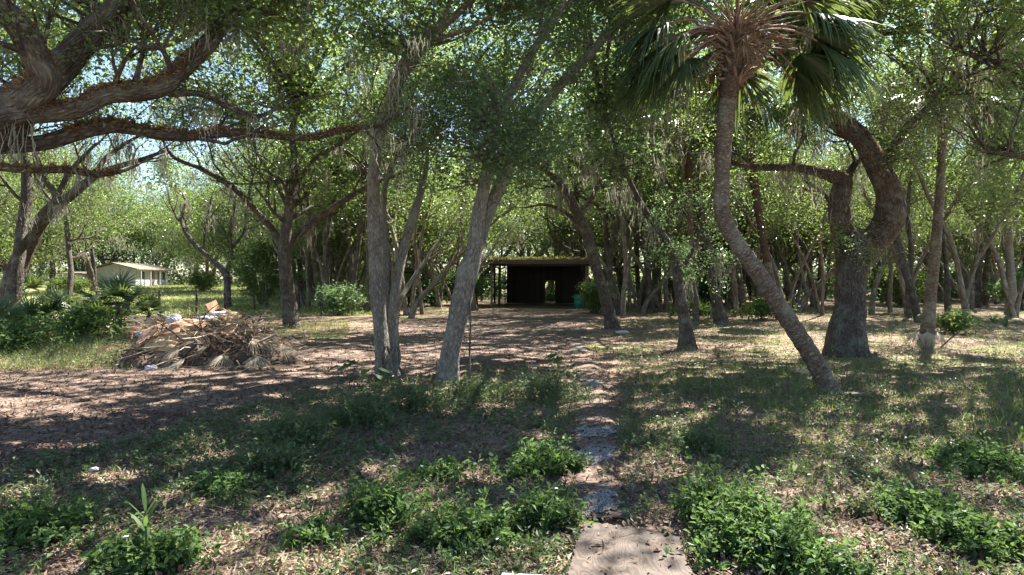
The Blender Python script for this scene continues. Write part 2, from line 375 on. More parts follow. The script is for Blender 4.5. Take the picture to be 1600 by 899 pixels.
# ------------------------------------------------------------------ branching
def grow(mb, rng, p, d, L, r, lvl, tips, maxl, up=0.25, n=6, wig=.35, minr=.006):
    k = 6 if L > 1 else 4; pts = [p]; rad = [r]; dd = d
    for i in range(k):
        dd = unit(dd+rng.normal(0, wig, 3)*.6+np.array([0, 0, up*.35])); p = p+dd*L/k; pts.append(p); rad.append(max(minr, r*(1-(i+1)/k*.75)))
    tube(mb, pts, rad, max(3, n), cap=False, rng=rng)
    pts = np.array(pts)
    if lvl >= maxl:
        tips.append(pts[-1]); tips.append(pts[-3]); tips.append((pts[-1]+pts[-2])/2); return
    nc = rng.integers(3, 5) if lvl > 0 else rng.integers(4, 6)
    for c in range(nc):
        t = rng.uniform(.3, 1.0) if c else 1.0; q = min(k, int(t*k)); base = pts[q]
        ax = unit(pts[min(k, q+1)]-pts[max(0, q-1)]); s = unit(np.cross(ax, rng.normal(size=3)))
        nd = unit(ax*.75+s*rng.uniform(.5, 1.1)+np.array([0, 0, up]))
        grow(mb, rng, base, nd, L*rng.uniform(.5, .75), rad[q]*.7, lvl+1, tips, maxl, up, max(3, n-1), wig, minr)

WS = [.87]
def limb(Y0, Y1, pts, ground=False):
    n = len(pts); out = []; rad = []
    for i, q in enumerate(pts):
        Y = Y0+(Y1-Y0)*i/(n-1); p = P(q[0], q[1], Y)
        if i == 0 and ground: g = G(q[0], q[1]); p = g-np.array([0, 0, .30])
        out.append(p); rad.append(q[2]/2/F*Y*WS[0])
    return np.array(out), np.array(rad)
def ground_Y(px, py): return G(px, py)[1]

def hero(name, label, limbs, seed=1, bark='bark_oak', leaf='oak_leaf', size=.07, k=26, spread=.34, sub=1.0, sublen=1.6, maxl=2, density=1.0,
         masses=(), moss=0, mosslen=.6, fern=(), base_at=None, group=None, bushy=None, cat='tree', up=.25, startz=2.2, tone=.45, sub_from=.25, leafy=True, high=()):
    """limbs: list of (Y0,Y1,[(px,py,width)...]); the first starts on the ground"""
    rng = np.random.default_rng(seed)
    tb = MB(); tips = []; paths = []
    root = None
    for li, (Y0, Y1, pts) in enumerate(limbs):
        first = li == 0
        if first and base_at is None: Y0 = ground_Y(pts[0][0], pts[0][1]) if Y0 is None else Y0
        p, r = limb(Y0, Y1 if Y1 else Y0, pts, ground=(first and base_at is None))
        if first:
            loc = p[0]+np.array([0, 0, .30]) if base_at is None else np.array(base_at)
        sp, sr = smooth_path(p, r, max(.07, r.mean()*.5))
        tube(tb, sp, sr, 16 if r.max() > .15 else (12 if r.max() > .07 else 8), lump=.15, rng=rng, flare=.45 if first and base_at is None else 0)
        paths.append((sp, sr, first))
    root = thing(name, loc, label, cat, group)
    for sp, sr, first in paths:
        ln = np.linalg.norm(np.diff(sp, axis=0), axis=1).sum(); cnt = max(2, int(ln*1.1*sub))
        for c in range(cnt):
            t = rng.uniform(sub_from if not first else max(sub_from, .45), 1); q = int(t*(len(sp)-1)) if c else len(sp)-1
            b = sp[q]
            if b[2] < startz: continue
            ax = unit(sp[min(len(sp)-1, q+1)]-sp[max(0, q-1)]); s = unit(np.cross(ax, rng.normal(size=3)))
            dn = unit(ax*.5+s+np.array([0, 0, .35])) if c else ax
            grow(tb, rng, b, dn, sublen*rng.uniform(.6, 1.2), min(sr[q]*.55, sublen*.035), 0, tips, maxl, up, 6)
    allp = np.concatenate([sp for sp, _, _ in paths])
    cr = MB(); cr_shade = MB()
    for mi_, (px, py, Y, rp, cnt) in enumerate(masses):
        c = P(px, py, Y); R = rp/F*Y
        q = allp[np.argmin(np.linalg.norm(allp-c, axis=1)+2.0*np.maximum(0, allp[:, 2]-c[2]))]
        nb = max(3, int(cnt/9))
        for _ in range(nb):
            e = c+rng.normal(size=3)*R*.45*np.array([1, 1, .7]); mid = (q+e)/2+rng.normal(size=3)*.15*R+np.array([0, 0, .1*R])
            sp, sr = smooth_path([q, mid, e], [R*.030, R*.02, .006], .25); tube(tb, sp, sr, 4, cap=False, rng=rng)
        o = unit(rng.normal(size=(cnt, 3)))*(rng.uniform(0, 1, (cnt, 1))**.45)*R*np.array([1, 1, .75])
        for oo in o: tips.append(c+oo)
    for (px_, Yh, z0, z1, Rh, cnt) in high:  # extra crown masses, mostly above the view, added to shade the ground
        cx0 = (px_-800)/F*Yh; q = allp[np.argmax(allp[:, 2]-.15*np.linalg.norm(allp[:, :2]-np.array([cx0, Yh]), axis=1))]
        nb = max(6, int(Rh*3)); ends = []
        for _ in range(nb):
            a = rng.uniform(0, 6.28); rr0 = Rh*rng.uniform(.3, .95)
            e = np.array([cx0+rr0*math.cos(a), Yh+rr0*math.sin(a), rng.uniform(z0, z1)]); mid = q*.5+e*.5+rng.normal(size=3)*.12*Rh+np.array([0, 0, .08*Rh])
            sp, sr = smooth_path([q, mid, e], [.075, .05, .015], .4); tube(tb, sp, sr, 6, cap=False, rng=rng); ends.append(sp)
        ends = np.concatenate(ends); m_ = int(cnt*.5); base = ends[rng.integers(len(ends)//4, len(ends), m_)]+rng.normal(size=(m_, 3))*np.array([.5, .5, .35])
        rr0 = Rh*rng.uniform(0, 1, cnt-m_)**.5; a = rng.uniform(0, 6.28, cnt-m_)
        oth = np.stack([cx0+rr0*np.cos(a), Yh+rr0*np.sin(a), rng.uniform(z0, z1, cnt-m_)], -1)
        oth = oth[noise2(oth[:, 0], oth[:, 1], 2.2, seed) > -.2]
        o_ = np.concatenate([base, oth]); o_ = o_[rng.uniform(size=len(o_)) < (.62 if Yh < 15 else 1.0)]; clumps(cr_shade, o_, rng.uniform(.5, 1.0, len(o_)), 84 if Yh > 11 else 190, .15 if Yh > 11 else .085, rng=rng, base=tone+.1, aspect=.6)
    tb.build('trunk', bark, root)
    tips = np.array(tips)
    cr.ext(cr_shade)
    if leafy and len(tips):
        if density < 1: tips = tips[rng.uniform(size=len(tips)) < density]
        clumps(cr, tips, spread, k, size, rng=rng, base=tone)
        cr.build('crown', leaf, root)
    if moss:
        ms = MB(); pick = []
        cand = np.concatenate([allp[allp[:, 2] > max(2.4, startz)], tips]) if len(tips) else allp
        idx = rng.integers(0, len(cand), moss); sc = mosslen*rng.uniform(.4, 1.4, moss)
        strands(ms, cand[idx], sc, width=.004+.00035*abs(loc[1]), rng=rng, per=12, spread=.05+.003*loc[1])
        ms.build('hanging_moss', 'moss', root)['kind'] = 'stuff'
    if fern:
        fm = MB()
        for li, t0, t1, cnt in fern:
            sp, sr, _ = paths[li]; q = rng.integers(int(t0*(len(sp)-1)), int(t1*(len(sp)-1)), cnt)
            a = rng.uniform(-1.5, 1.5, cnt); side = unit(np.cross(unit(np.gradient(sp, axis=0))[q], np.array([0, 0, 1.0])))
            C = sp[q]+(side*np.sin(a)[:, None]+np.array([0, 0, 1])*np.cos(a)[:, None])*(sr[q]*1.0)[:, None]
            leaves(fm, C, .07, .3, 0, np.clip(rng.normal(.5, .25, cnt), 0, 1), up=.2, rng=rng)
        fm.build('branch_fern', 'fern', root)
    return root

# ================================================================== SETTING
def axis(a, b, near, far, mid):
    xs = [mid]; s = near
    while xs[-1] < b: xs.append(xs[-1]+s); s = min(s*1.035, far)
    l = [mid]; s = near
    while l[-1] > a: l.append(l[-1]-s); s = min(s*1.035, far)
    return np.array(sorted(set(l[1:]+xs)))
xs = axis(-500, 500, .12, 15, 0); ys = axis(-60, 700, .12, 15, 5)
X, Yg = np.meshgrid(xs, ys); Z = T(X, Yg)+0.012*noise2(X, Yg, .22, 3)*np.clip(1-Yg/40, 0, 1)
nx = len(xs); i = np.arange(len(ys)-1)[:, None]*nx; j = np.arange(nx-1)[None]
mb = MB().add(np.stack([X, Yg, Z], -1).reshape(-1, 3), np.stack([i+j, i+j+1, i+nx+j+1, i+nx+j], -1).reshape(-1, 4), 0, True)
o = mb.build('ground', 'ground'); o['kind'] = 'structure'; o['label'] = 'leaf littered sandy ground under the trees'

def ribbon(name, material, up_pts, lo_pts, lift, nu=140, nv=24, rag=.25):
    def res(pts, n):
        q = np.array([G(*p)[:2] for p in pts]); s = np.concatenate([[0], np.cumsum(np.linalg.norm(np.diff(q, axis=0), axis=1))]); t = np.linspace(0, s[-1], n)
        return np.stack([np.interp(t, s, q[:, 0]), np.interp(t, s, q[:, 1])], -1)
    A = res(up_pts, nu); B = res(lo_pts, nu)
    A = A+RNG.normal(0, rag*.25, A.shape)+rag*np.stack([noise2(A[:, 0], A[:, 1], 1.0, 1), noise2(A[:, 0], A[:, 1], .7, 2)], -1)
    B = B+RNG.normal(0, rag*.25, B.shape)+rag*np.stack([noise2(B[:, 0], B[:, 1], 1.0, 3), noise2(B[:, 0], B[:, 1], .7, 4)], -1)
    v = np.linspace(0, 1, nv)[None, :, None]; Q = A[:, None]*(1-v)+B[:, None]*v
    edge = np.minimum(np.linspace(0, 1, nv), np.linspace(1, 0, nv))[None]*8
    z = T(Q[..., 0], Q[..., 1])+.012*noise2(Q[..., 0], Q[..., 1], .22, 3)*np.clip(1-Q[..., 1]/40, 0, 1)+lift*np.minimum(1, edge)+.003
    i = np.arange(nu-1)[:, None]*nv; j = np.arange(nv-1)[None]
    mb = MB().add(np.concatenate([Q, z[..., None]], -1).reshape(-1, 3), np.stack([i+j, i+j+1, i+nv+j+1, i+nv+j], -1).reshape(-1, 4), 0, True)
    o = mb.build(name, material); o['kind'] = 'structure'; return o
o = ribbon('dirt_drive', 'drive', [(-700, 600), (-200, 596), (60, 585), (240, 545), (470, 545), (560, 520), (640, 500), (740, 489), (765, 484)],
       [(-700, 800), (-200, 775), (0, 735), (200, 690), (380, 640), (520, 608), (700, 590), (890, 568), (935, 486)], .02, 160, 40)
o['label'] = 'dark mulch covered dirt drive leading to the shed'
o = ribbon('footpath', 'drive', [(885, 815), (890, 760), (898, 700), (900, 650), (895, 600), (893, 560), (880, 520)], [(985, 815), (975, 760), (968, 700), (958, 650), (940, 600), (928, 560), (905, 520)], .03, 120, 14, .06)
o['label'] = 'gravel footpath half buried in leaf litter'

def gravel_mask(x, y):
    px = 800+x/y*F; py = HY+CAMH/y*F; m = np.zeros(np.shape(x), bool)
    for cx, cy_, rx, ry in ((930, 680, 32, 10), (930, 716, 30, 13), (938, 792, 31, 18), (925, 600, 16, 6), (905, 545, 12, 5)):
        m |= ((px-cx)/rx)**2+((py-cy_)/ry)**2 < .9+.75*noise2(x, y, .13, 4)+.5*noise2(x, y, .04, 5)
    return m
gx, gy = np.meshgrid(np.arange(.3, 1.9, .02), np.arange(4.2, 17, .02)); gm_ = gravel_mask(gx, gy); ii, jj = np.nonzero(gm_)
V = np.stack([np.stack([gx[ii, jj]+a, gy[ii, jj]+b], -1) for a, b in ((0, 0), (.02, 0), (.02, .02), (0, .02))], 1); zz = T(V[..., 0], V[..., 1])+.012*noise2(V[..., 0], V[..., 1], .22, 3)*np.clip(1-V[..., 1]/40, 0, 1)+.042
mb = MB().add(np.concatenate([V, zz[..., None]], -1).reshape(-1, 3), np.arange(len(ii))[:, None]*4+np.arange(4)[None]); o = mb.build('gravel_path', 'gravel'); o['kind'] = 'structure'; o['label'] = 'grey gravel patches of the footpath'

# ================================================================== BUILDINGS
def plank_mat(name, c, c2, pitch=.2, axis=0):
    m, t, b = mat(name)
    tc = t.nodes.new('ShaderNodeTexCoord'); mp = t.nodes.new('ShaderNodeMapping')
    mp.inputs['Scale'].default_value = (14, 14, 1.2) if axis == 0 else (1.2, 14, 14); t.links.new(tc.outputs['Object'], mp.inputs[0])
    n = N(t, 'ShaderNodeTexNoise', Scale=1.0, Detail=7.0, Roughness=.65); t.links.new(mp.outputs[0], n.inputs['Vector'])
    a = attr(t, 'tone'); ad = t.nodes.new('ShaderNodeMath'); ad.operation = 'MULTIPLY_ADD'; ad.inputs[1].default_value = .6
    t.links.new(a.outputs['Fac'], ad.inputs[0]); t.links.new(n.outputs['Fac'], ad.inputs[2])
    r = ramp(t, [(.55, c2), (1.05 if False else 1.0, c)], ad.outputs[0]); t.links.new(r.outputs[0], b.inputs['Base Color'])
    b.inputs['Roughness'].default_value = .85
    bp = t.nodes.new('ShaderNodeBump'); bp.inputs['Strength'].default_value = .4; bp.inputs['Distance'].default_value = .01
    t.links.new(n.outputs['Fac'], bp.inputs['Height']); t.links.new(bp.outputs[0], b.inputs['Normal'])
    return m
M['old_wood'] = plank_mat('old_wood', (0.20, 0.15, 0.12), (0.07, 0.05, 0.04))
M['shed_wood'] = plank_mat('shed_wood', (0.05, 0.038, 0.032), (0.02, 0.016, 0.014))  # dark boards, with the deep shade inside the shed put into the colour
M['fascia'] = plank_mat('fascia', (0.16, 0.11, 0.09), (0.06, 0.04, 0.035), axis=1)
M['whitewash'] = plain_mat('whitewash', (0.42, 0.42, 0.44), .8, .35, 3, .1)
M['tin_roof'] = plain_mat('tin_roof', (0.19, 0.145, 0.11), .6, .4, 1.5, .2)
M['dark_glass'] = plain_mat('dark_glass', (0.04, 0.04, 0.05), .2, .3, 3, 0)
M['shutter'] = plain_mat('shutter', (0.16, 0.10, 0.11), .7, .3, 3, 0)
M['plastic_green'] = plain_mat('plastic_green', (0.015, 0.19, 0.14), .45, .35, 5, .08)

SX0, SX1, SY0, SY1 = -1.36, 4.72, 38.6, 44.4
shed = thing('shed', (1.7, SY0, 0), 'dark open fronted timber shed with a flat mossy roof', 'shed')
def quad_slab(mb, pts, th, mi=0, tone=.5):
    top = np.array(pts, float); bot = top-np.array([0, 0, th]); V = np.vstack([top, bot])
    mb.add(V, [[0, 1, 2, 3], [7, 6, 5, 4], [0, 4, 5, 1], [1, 5, 6, 2], [2, 6, 7, 3], [3, 7, 4, 0]], mi, False, tone)
rf = MB(); quad_slab(rf, [(SX0-.12, SY0-.35, 2.86), (SX1+.12, SY0-.35, 2.86), (SX1+.12, SY1+.4, 3.2), (SX0-.12, SY1+.4, 3.2)], .08)
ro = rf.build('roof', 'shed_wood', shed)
cl = MB(); n = 5500
cx = RNG.uniform(SX0-.12, SX1+.12, n); cyy = SY0-.35+(SY1-SY0+.7)*RNG.uniform(0, 1, n)**1.6; cz = 2.87+(cyy-SY0+.35)/(SY1-SY0+.75)*.34+np.abs(RNG.normal(0, .035, n))*(1+noise2(cx, cyy, .4, 5))
leaves(cl, np.stack([cx, cyy, cz], -1), .11, .5, 0, np.clip(RNG.normal(.55, .25, n), 0, 1))
cl.build('moss_layer', 'roof_moss', ro)
box(MB(), (1.68, SY0-.37, 2.74), (SX1-SX0+.26, .04, .26)).build('fascia', 'fascia', shed)
for k in range(9):
    x = SX0+.3+k*(SX1-SX0-.5)/8; box(MB(), (x, (SY0+SY1)/2, 2.78), (.05, SY1-SY0+.5, .14), rx=math.atan(.34/6.2)).build('rafter', 'shed_wood', shed)
box(MB(), (1.68, SY0, 2.56), (SX1-SX0, .12, .16)).build('beam', 'shed_wood', shed)
for (x, y, wd, m_) in ((SX0+.14, SY0, .13, 'old_wood'), (SX0+.55, SY0+2.2, .14, 'shed_wood'), (SX1-.2, SY0, .2, 'old_wood'), (SX0+.15, SY1, .14, 'shed_wood')):
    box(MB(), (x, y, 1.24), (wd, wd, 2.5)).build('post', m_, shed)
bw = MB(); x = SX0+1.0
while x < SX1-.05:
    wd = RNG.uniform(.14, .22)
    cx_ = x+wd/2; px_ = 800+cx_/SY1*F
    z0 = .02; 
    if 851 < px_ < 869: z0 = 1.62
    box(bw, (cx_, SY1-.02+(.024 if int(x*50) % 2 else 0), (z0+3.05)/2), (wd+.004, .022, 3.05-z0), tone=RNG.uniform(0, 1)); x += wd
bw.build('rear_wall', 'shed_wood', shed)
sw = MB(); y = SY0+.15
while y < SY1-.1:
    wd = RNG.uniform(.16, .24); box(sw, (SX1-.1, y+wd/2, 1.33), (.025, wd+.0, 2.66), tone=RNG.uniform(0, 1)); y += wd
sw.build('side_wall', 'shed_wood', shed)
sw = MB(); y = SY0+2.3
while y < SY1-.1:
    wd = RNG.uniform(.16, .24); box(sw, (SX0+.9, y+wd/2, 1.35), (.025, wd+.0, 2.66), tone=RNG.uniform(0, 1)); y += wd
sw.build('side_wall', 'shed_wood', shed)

# green barrel by the shed post
def lathe(mb, c, prof, n=24, mi=0, tone=.5):
    th = np.arange(n)/n*2*math.pi; pr = np.array(prof, float); m = len(pr)
    V = np.stack([pr[:, 0][:, None]*np.cos(th), pr[:, 0][:, None]*np.sin(th), np.broadcast_to(pr[:, 1][:, None], (m, n))], -1)+np.asarray(c, float)
    i = np.arange(m-1)[:, None]*n; j = np.arange(n)[None]; jn = (j+1) % n
    mb.add(V.reshape(-1, 3), np.stack([i+j, i+jn, i+n+jn, i+n+j], -1).reshape(-1, 4), mi, True, tone); return mb
bp_ = np.array([3.92, 37.6, float(T(3.92, 37.6))])
br = thing('barrel', bp_, 'dark green plastic barrel standing by the right shed post', 'barrel')
lathe(MB(), bp_, [(.0, .01), (.24, .01), (.26, .04), (.275, .2), (.285, .22), (.285, .26), (.275, .28), (.275, .54), (.285, .56), (.285, .60), (.275, .62), (.262, .76), (.245, .79)]).build('drum', 'plastic_green', br)
lathe(MB(), bp_, [(.25, .775), (.265, .775), (.27, .80), (.265, .825), (.235, .825), (.22, .81), (0, .81)]).build('rim', 'plastic_green', br)

# white house far left
hx, hy = (212-800)/F*72, 72.0; hz = float(T(hx, hy))
house = thing('house', (hx, hy, hz), 'low white house with a tan roof beyond the left field', 'house')
def hp(a, b, z): # a: along gable to the left, b: along the long side going back
    ang = math.radians(95); return np.array([hx-a*math.sin(ang)+b*math.cos(ang), hy-a*(-math.cos(ang))*1.0+b*math.sin(ang), hz+z])
GW, HL = 4.6, 8.0
wl = MB()
for (a0, a1, b0, b1) in ((0, GW, 0, .2), (0, .2, .2, HL), (GW-.2, GW, .2, HL), (.2, GW-.2, HL-.2, HL)):
    V = [hp(a0, b0, -.3), hp(a1, b0, -.3), hp(a1, b1, -.3), hp(a0, b1, -.3), hp(a0, b0, 1.95), hp(a1, b0, 1.95), hp(a1, b1, 1.95), hp(a0, b1, 1.95)]
    wl.add(V, [[0, 1, 2, 3], [4, 5, 6, 7], [0, 1, 5, 4], [1, 2, 6, 5], [2, 3, 7, 6], [3, 0, 4, 7]])
wl.add([hp(0, 0, 1.95), hp(GW, 0, 1.95), hp(GW/2, 0, 2.6), hp(0, .2, 1.95), hp(GW, .2, 1.95), hp(GW/2, .2, 2.6)], [[0, 1, 2], [3, 4, 5]])
wl.build('wall', 'whitewash', house)
rf = MB()
for (a0, a1, z0, z1) in ((-.6, GW/2, 1.92, 2.66), (GW+.6, GW/2, 1.92, 2.66)):
    V = np.array([hp(a0, -.6, z0), hp(a0, HL+.5, z0), hp(a1, HL+.5, z1), hp(a1, -.6, z1)]); V2 = V+np.array([0, 0, .09])
    rf.add(np.vstack([V, V2]), [[0, 1, 2, 3], [4, 5, 6, 7], [0, 1, 5, 4], [1, 2, 6, 5], [2, 3, 7, 6], [3, 0, 4, 7]])
rf.build('roof', 'tin_roof', house)
for b0, b1, z0, z1, nm, mt in ((1.0, 2.0, .9, 1.7, 'window', 'dark_glass'), (3.4, 4.4, .0, 1.8, 'door', 'shutter'), (5.3, 5.9, .3, 1.75, 'shutter', 'shutter'), (6.6, 7.3, .8, 1.7, 'window', 'dark_glass')):
    mb = MB(); V = [hp(.01, b0, z0), hp(.01, b1, z0), hp(.01, b1, z1), hp(.01, b0, z1), hp(-.05, b0, z0), hp(-.05, b1, z0), hp(-.05, b1, z1), hp(-.05, b0, z1)]
    mb.add(V, [[0, 1, 2, 3], [4, 5, 6, 7], [0, 1, 5, 4], [1, 2, 6, 5], [2, 3, 7, 6], [3, 0, 4, 7]]); mb.build(nm, mt, house)
mb = MB()
for b_ in (.2, 2.5, 4.8, 6.4, 7.7):
    V = [hp(-.5, b_, -.2), hp(-.4, b_, -.2), hp(-.4, b_+.1, -.2), hp(-.5, b_+.1, -.2), hp(-.5, b_, 1.95), hp(-.4, b_, 1.95), hp(-.4, b_+.1, 1.95), hp(-.5, b_+.1, 1.95)]
    MB().add(V, [[0, 1, 2, 3], [4, 5, 6, 7], [0, 1, 5, 4], [1, 2, 6, 5], [2, 3, 7, 6], [3, 0, 4, 7]]).build('porch_post', 'whitewash', house)
# left wing with a dark opening
ow = thing('outbuilding', P(113, 452, 70), 'small pale outbuilding wall glimpsed left of the white house', 'outbuilding')
p0 = P(113, 452, 70)
box(MB(), p0+np.array([0, 1.2, .8]), (2.2, 2.4, 1.8)).build('wall', 'whitewash', ow)
box(MB(), p0+np.array([0, 1.2, 1.8]), (2.6, 3.0, .12), rx=.05).build('roof', 'tin_roof', ow)

# wire fence behind the pile
fpx = [(150, 497), (200, 493), (249, 491), (307, 489), (352, 486), (398, 487), (417, 486), (468, 485), (530, 484)]
tops = [472, 467, 470, 463, 460, 461, 444, 458, 456]
fb = [G(*q) for q in fpx]
fence = thing('wire_fence', fb[2], 'wire fence on thin dark posts behind the rubbish heap', 'fence')
tp = []
for (px, py), g, ty in zip(fpx, fb, tops):
    h_ = max(1.15, (py-ty)/F*g[1]*1.15); top = g+np.array([RNG.normal(0, .03), 0, h_]); tp.append(top)
    tube(MB(), [g-np.array([0, 0, .1]), (g+top)/2, top], [.06, .056, .05], 7).build('post', 'bark_oak', fence)
M['wire'] = plain_mat('wire', (0.2, 0.19, 0.18), .6, .3, 5, 0)
for hgt in (.25, .5, .75, 1.0):
    mb = MB()
    for a, b in zip(fb[:-1], fb[1:]):
        tube(mb, [a+np.array([0, -.05, hgt]), (a+b)/2+np.array([0, -.05, hgt-.03]), b+np.array([0, -.05, hgt])], [.009]*3, 3, cap=False)
    mb.build('wire', 'wire', fence)
exec_parts = True

# ================================================================== HERO TREES
hero('live_oak', 'huge live oak at the left edge with fern covered limbs reaching over the clearing', [
    (7.0, 7.0, [(-330, 690, 190), (-300, 520, 150), (-220, 400, 140), (-130, 290, 130), (-60, 235, 105)]),
    (7.0, 7.6, [(-60, 235, 100), (0, 190, 84), (43, 147, 62), (83, 118, 52), (123, 73, 44), (160, 35, 40), (200, -5, 36), (250, -60, 28)]),
    (7.0, 6.4, [(20, 170, 60), (70, 128, 52), (58, 90, 48), (35, 45, 46), (-5, 5, 44), (-50, -50, 38)]),
    (6.8, 8.2, [(-40, 200, 50), (17, 180, 38), (60, 178, 34), (117, 171, 32), (167, 147, 34), (215, 143, 35), (255, 132, 34), (292, 100, 32), (322, 72, 30), (335, 55, 27), (360, 20, 24), (400, -10, 20), (450, -45, 16)]),
    (7.0, 8.8, [(-40, 235, 34), (0, 228, 29), (67, 223, 28), (117, 208, 28), (160, 198, 27), (193, 199, 25), (253, 211, 22), (300, 213, 18), (367, 208, 15), (413, 212, 12), (483, 216, 10), (540, 203, 8), (600, 197, 6)]),
    (7.6, 8.6, [(262, 146, 13), (300, 146, 12), (330, 152, 11), (367, 172, 10), (405, 182, 8), (450, 160, 6), (500, 150, 5)]),
    (6.6, 7.4, [(-40, 255, 16), (30, 266, 13), (100, 267, 11), (150, 274, 9), (190, 268, 7), (215, 258, 5)]),
    (7.6, 8.4, [(150, 72, 12), (175, 72, 9), (200, 63, 7), (240, 60, 4)]),
], seed=11, size=.06, k=26, spread=.34, sub=1.3, sublen=1.15, sub_from=.35, startz=2.9, moss=54, mosslen=.5, tone=.4, base_at=(-7.9, 7.0, 0),
    fern=((3, .15, .62, 2600), (4, .2, .95, 3000), (6, .1, .9, 900), (1, .2, .5, 500), (2, .1, .8, 900)),
    masses=((330, 20, 7.6, 60, 60), (60, -60, 8, 120, 120), (470, 40, 8.6, 70, 60)), up=.3, high=((150, 9, 6.3, 9.5, 5.0, 480), (-150, 14, 7.5, 11, 5.0, 380)))

hero('double_oak', 'dark double trunked oak forking above the palmettos at the far left', [
    (None, None, [(12, 505, 40), (16, 468, 34), (22, 430, 32), (40, 390, 28), (60, 352, 24), (85, 322, 20), (110, 306, 17), (150, 275, 14), (180, 262, 11), (225, 248, 7), (260, 235, 5)]),
    (22, 22, [(92, 318, 14), (85, 300, 11), (70, 280, 9), (55, 235, 6)]),
    (22, 23, [(84, 316, 11), (95, 295, 9), (112, 265, 8), (150, 225, 5)]),
    (22, 24, [(148, 275, 10), (165, 248, 8), (190, 228, 7), (218, 212, 5)]),
    (23, 24, [(14, 490, 24), (25, 430, 22), (35, 355, 18), (42, 300, 17), (40, 225, 14), (48, 150, 10)])],
    seed=12, high=((100, 20, 9, 13, 5.5, 420),), size=.11, k=20, spread=.55, sub=.5, sublen=2.2, startz=3.5, moss=36, mosslen=.9)

hero('oak_tree', 'forked oak with wide spreading limbs behind the right end of the rubbish heap', [
    (None, None, [(459, 513, 30), (452, 475, 24), (446, 430, 22), (445, 385, 22), (450, 340, 18), (458, 290, 15), (462, 255, 13), (456, 205, 9), (470, 165, 6)]),
    (23, 24, [(446, 388, 13), (480, 355, 12), (520, 325, 11), (560, 300, 9), (590, 284, 7), (640, 266, 5)]),
    (23, 21, [(444, 385, 13), (425, 358, 12), (400, 330, 11), (370, 298, 10), (340, 278, 9), (310, 262, 8), (272, 246, 6), (252, 216, 4)]),
    (23, 22, [(457, 296, 9), (490, 250, 7), (530, 225, 6), (565, 200, 4)]),
    (23, 24, [(452, 330, 8), (430, 285, 6), (400, 235, 5), (395, 190, 3)])],
    seed=13, high=((420, 21, 9, 13.5, 6, 480),), size=.12, k=22, spread=.6, sub=.7, sublen=2.4, startz=3.2, moss=30, mosslen=.9, tone=.5,
    masses=((350, 200, 24, 70, 60), (300, 140, 24, 65, 70), (235, 100, 25, 70, 70), (180, 160, 25, 50, 40), (480, 120, 24, 90, 90), (560, 230, 25, 60, 50)))

hero('oak_tree', 'slim grey oak of several stems with vines wound round its foot', [
    (None, 11.2, [(601, 590, 36), (597, 545, 26), (592, 480, 23), (588, 420, 25), (585, 350, 25), (583, 290, 23), (590, 225, 22), (605, 170, 20), (632, 110, 20), (662, 65, 18), (690, 40, 16), (722, 15, 12), (745, -15, 9), (790, -60, 6)]),
    (11.7, 12.2, [(618, 598, 26), (609, 555, 20), (605, 520, 17), (603, 460, 15), (603, 400, 14), (600, 340, 12), (602, 290, 10), (622, 240, 7)]),
    (11.5, 12.6, [(616, 598, 24), (615, 540, 20), (615, 500, 20), (618, 455, 19), (628, 400, 18), (640, 355, 17), (651, 322, 15), (662, 285, 10), (668, 250, 7)]),
    (11.3, 11.3, [(684, 46, 11), (700, 12, 9), (706, -30, 7)]),
    (11.3, 11.0, [(672, 66, 10), (700, 56, 9), (730, 46, 7), (766, 27, 5)])],
    seed=14, high=((520, 14, 8.6, 11, 4.0, 200), (560, 9.0, 6.9, 9, 3.0, 170)), bark='bark_grey', leaf='dark_leaf', size=.065, k=34, spread=.34, sub=.7, sublen=1.0, sub_from=.55, startz=3.8,
    masses=((575, 45, 10.8, 75, 100), (650, 10, 11, 70, 60), (645, 275, 12.3, 45, 30), (760, -40, 11, 120, 100)), moss=8, mosslen=.3, tone=.4)

hero('oak_tree', 'thick grey oak splitting into twin trunks near the centre of the clearing', [
    (None, 10.6, [(696, 600, 44), (703, 558, 37), (712, 510, 35), (722, 462, 35), (731, 425, 38), (741, 395, 27), (747, 340, 23), (757, 290, 21), (766, 240, 19), (780, 190, 17), (800, 140, 16), (833, 80, 15), (864, 35, 13), (886, -5, 10), (910, -60, 7)]),
    (10.8, 11.6, [(728, 435, 26), (742, 395, 26), (757, 350, 23), (776, 300, 22), (800, 250, 21), (832, 190, 19), (882, 126, 18), (925, 80, 17), (960, 43, 16), (1003, 17, 14), (1040, 7, 12), (1085, -18, 8)])],
    seed=15, high=((930, 9.2, 6.9, 9, 3.0, 170), (880, 13.5, 8.2, 11, 4.2, 260), (760, 17, 9, 12, 4, 260)), bark='bark_grey', leaf='dark_leaf', size=.07, k=36, spread=.36, sub=.8, sublen=1.0, sub_from=.6, startz=4.2,
    masses=((735, 170, 10.2, 105, 240), (670, 215, 10.6, 60, 100), (800, 240, 9.6, 75, 140), (700, 120, 11, 60, 60), (840, 190, 9.4, 50, 40), (720, 280, 10.8, 55, 35), (900, 60, 11.6, 60, 50), (870, -60, 10.6, 120, 140)), moss=8, mosslen=.35, tone=.42)

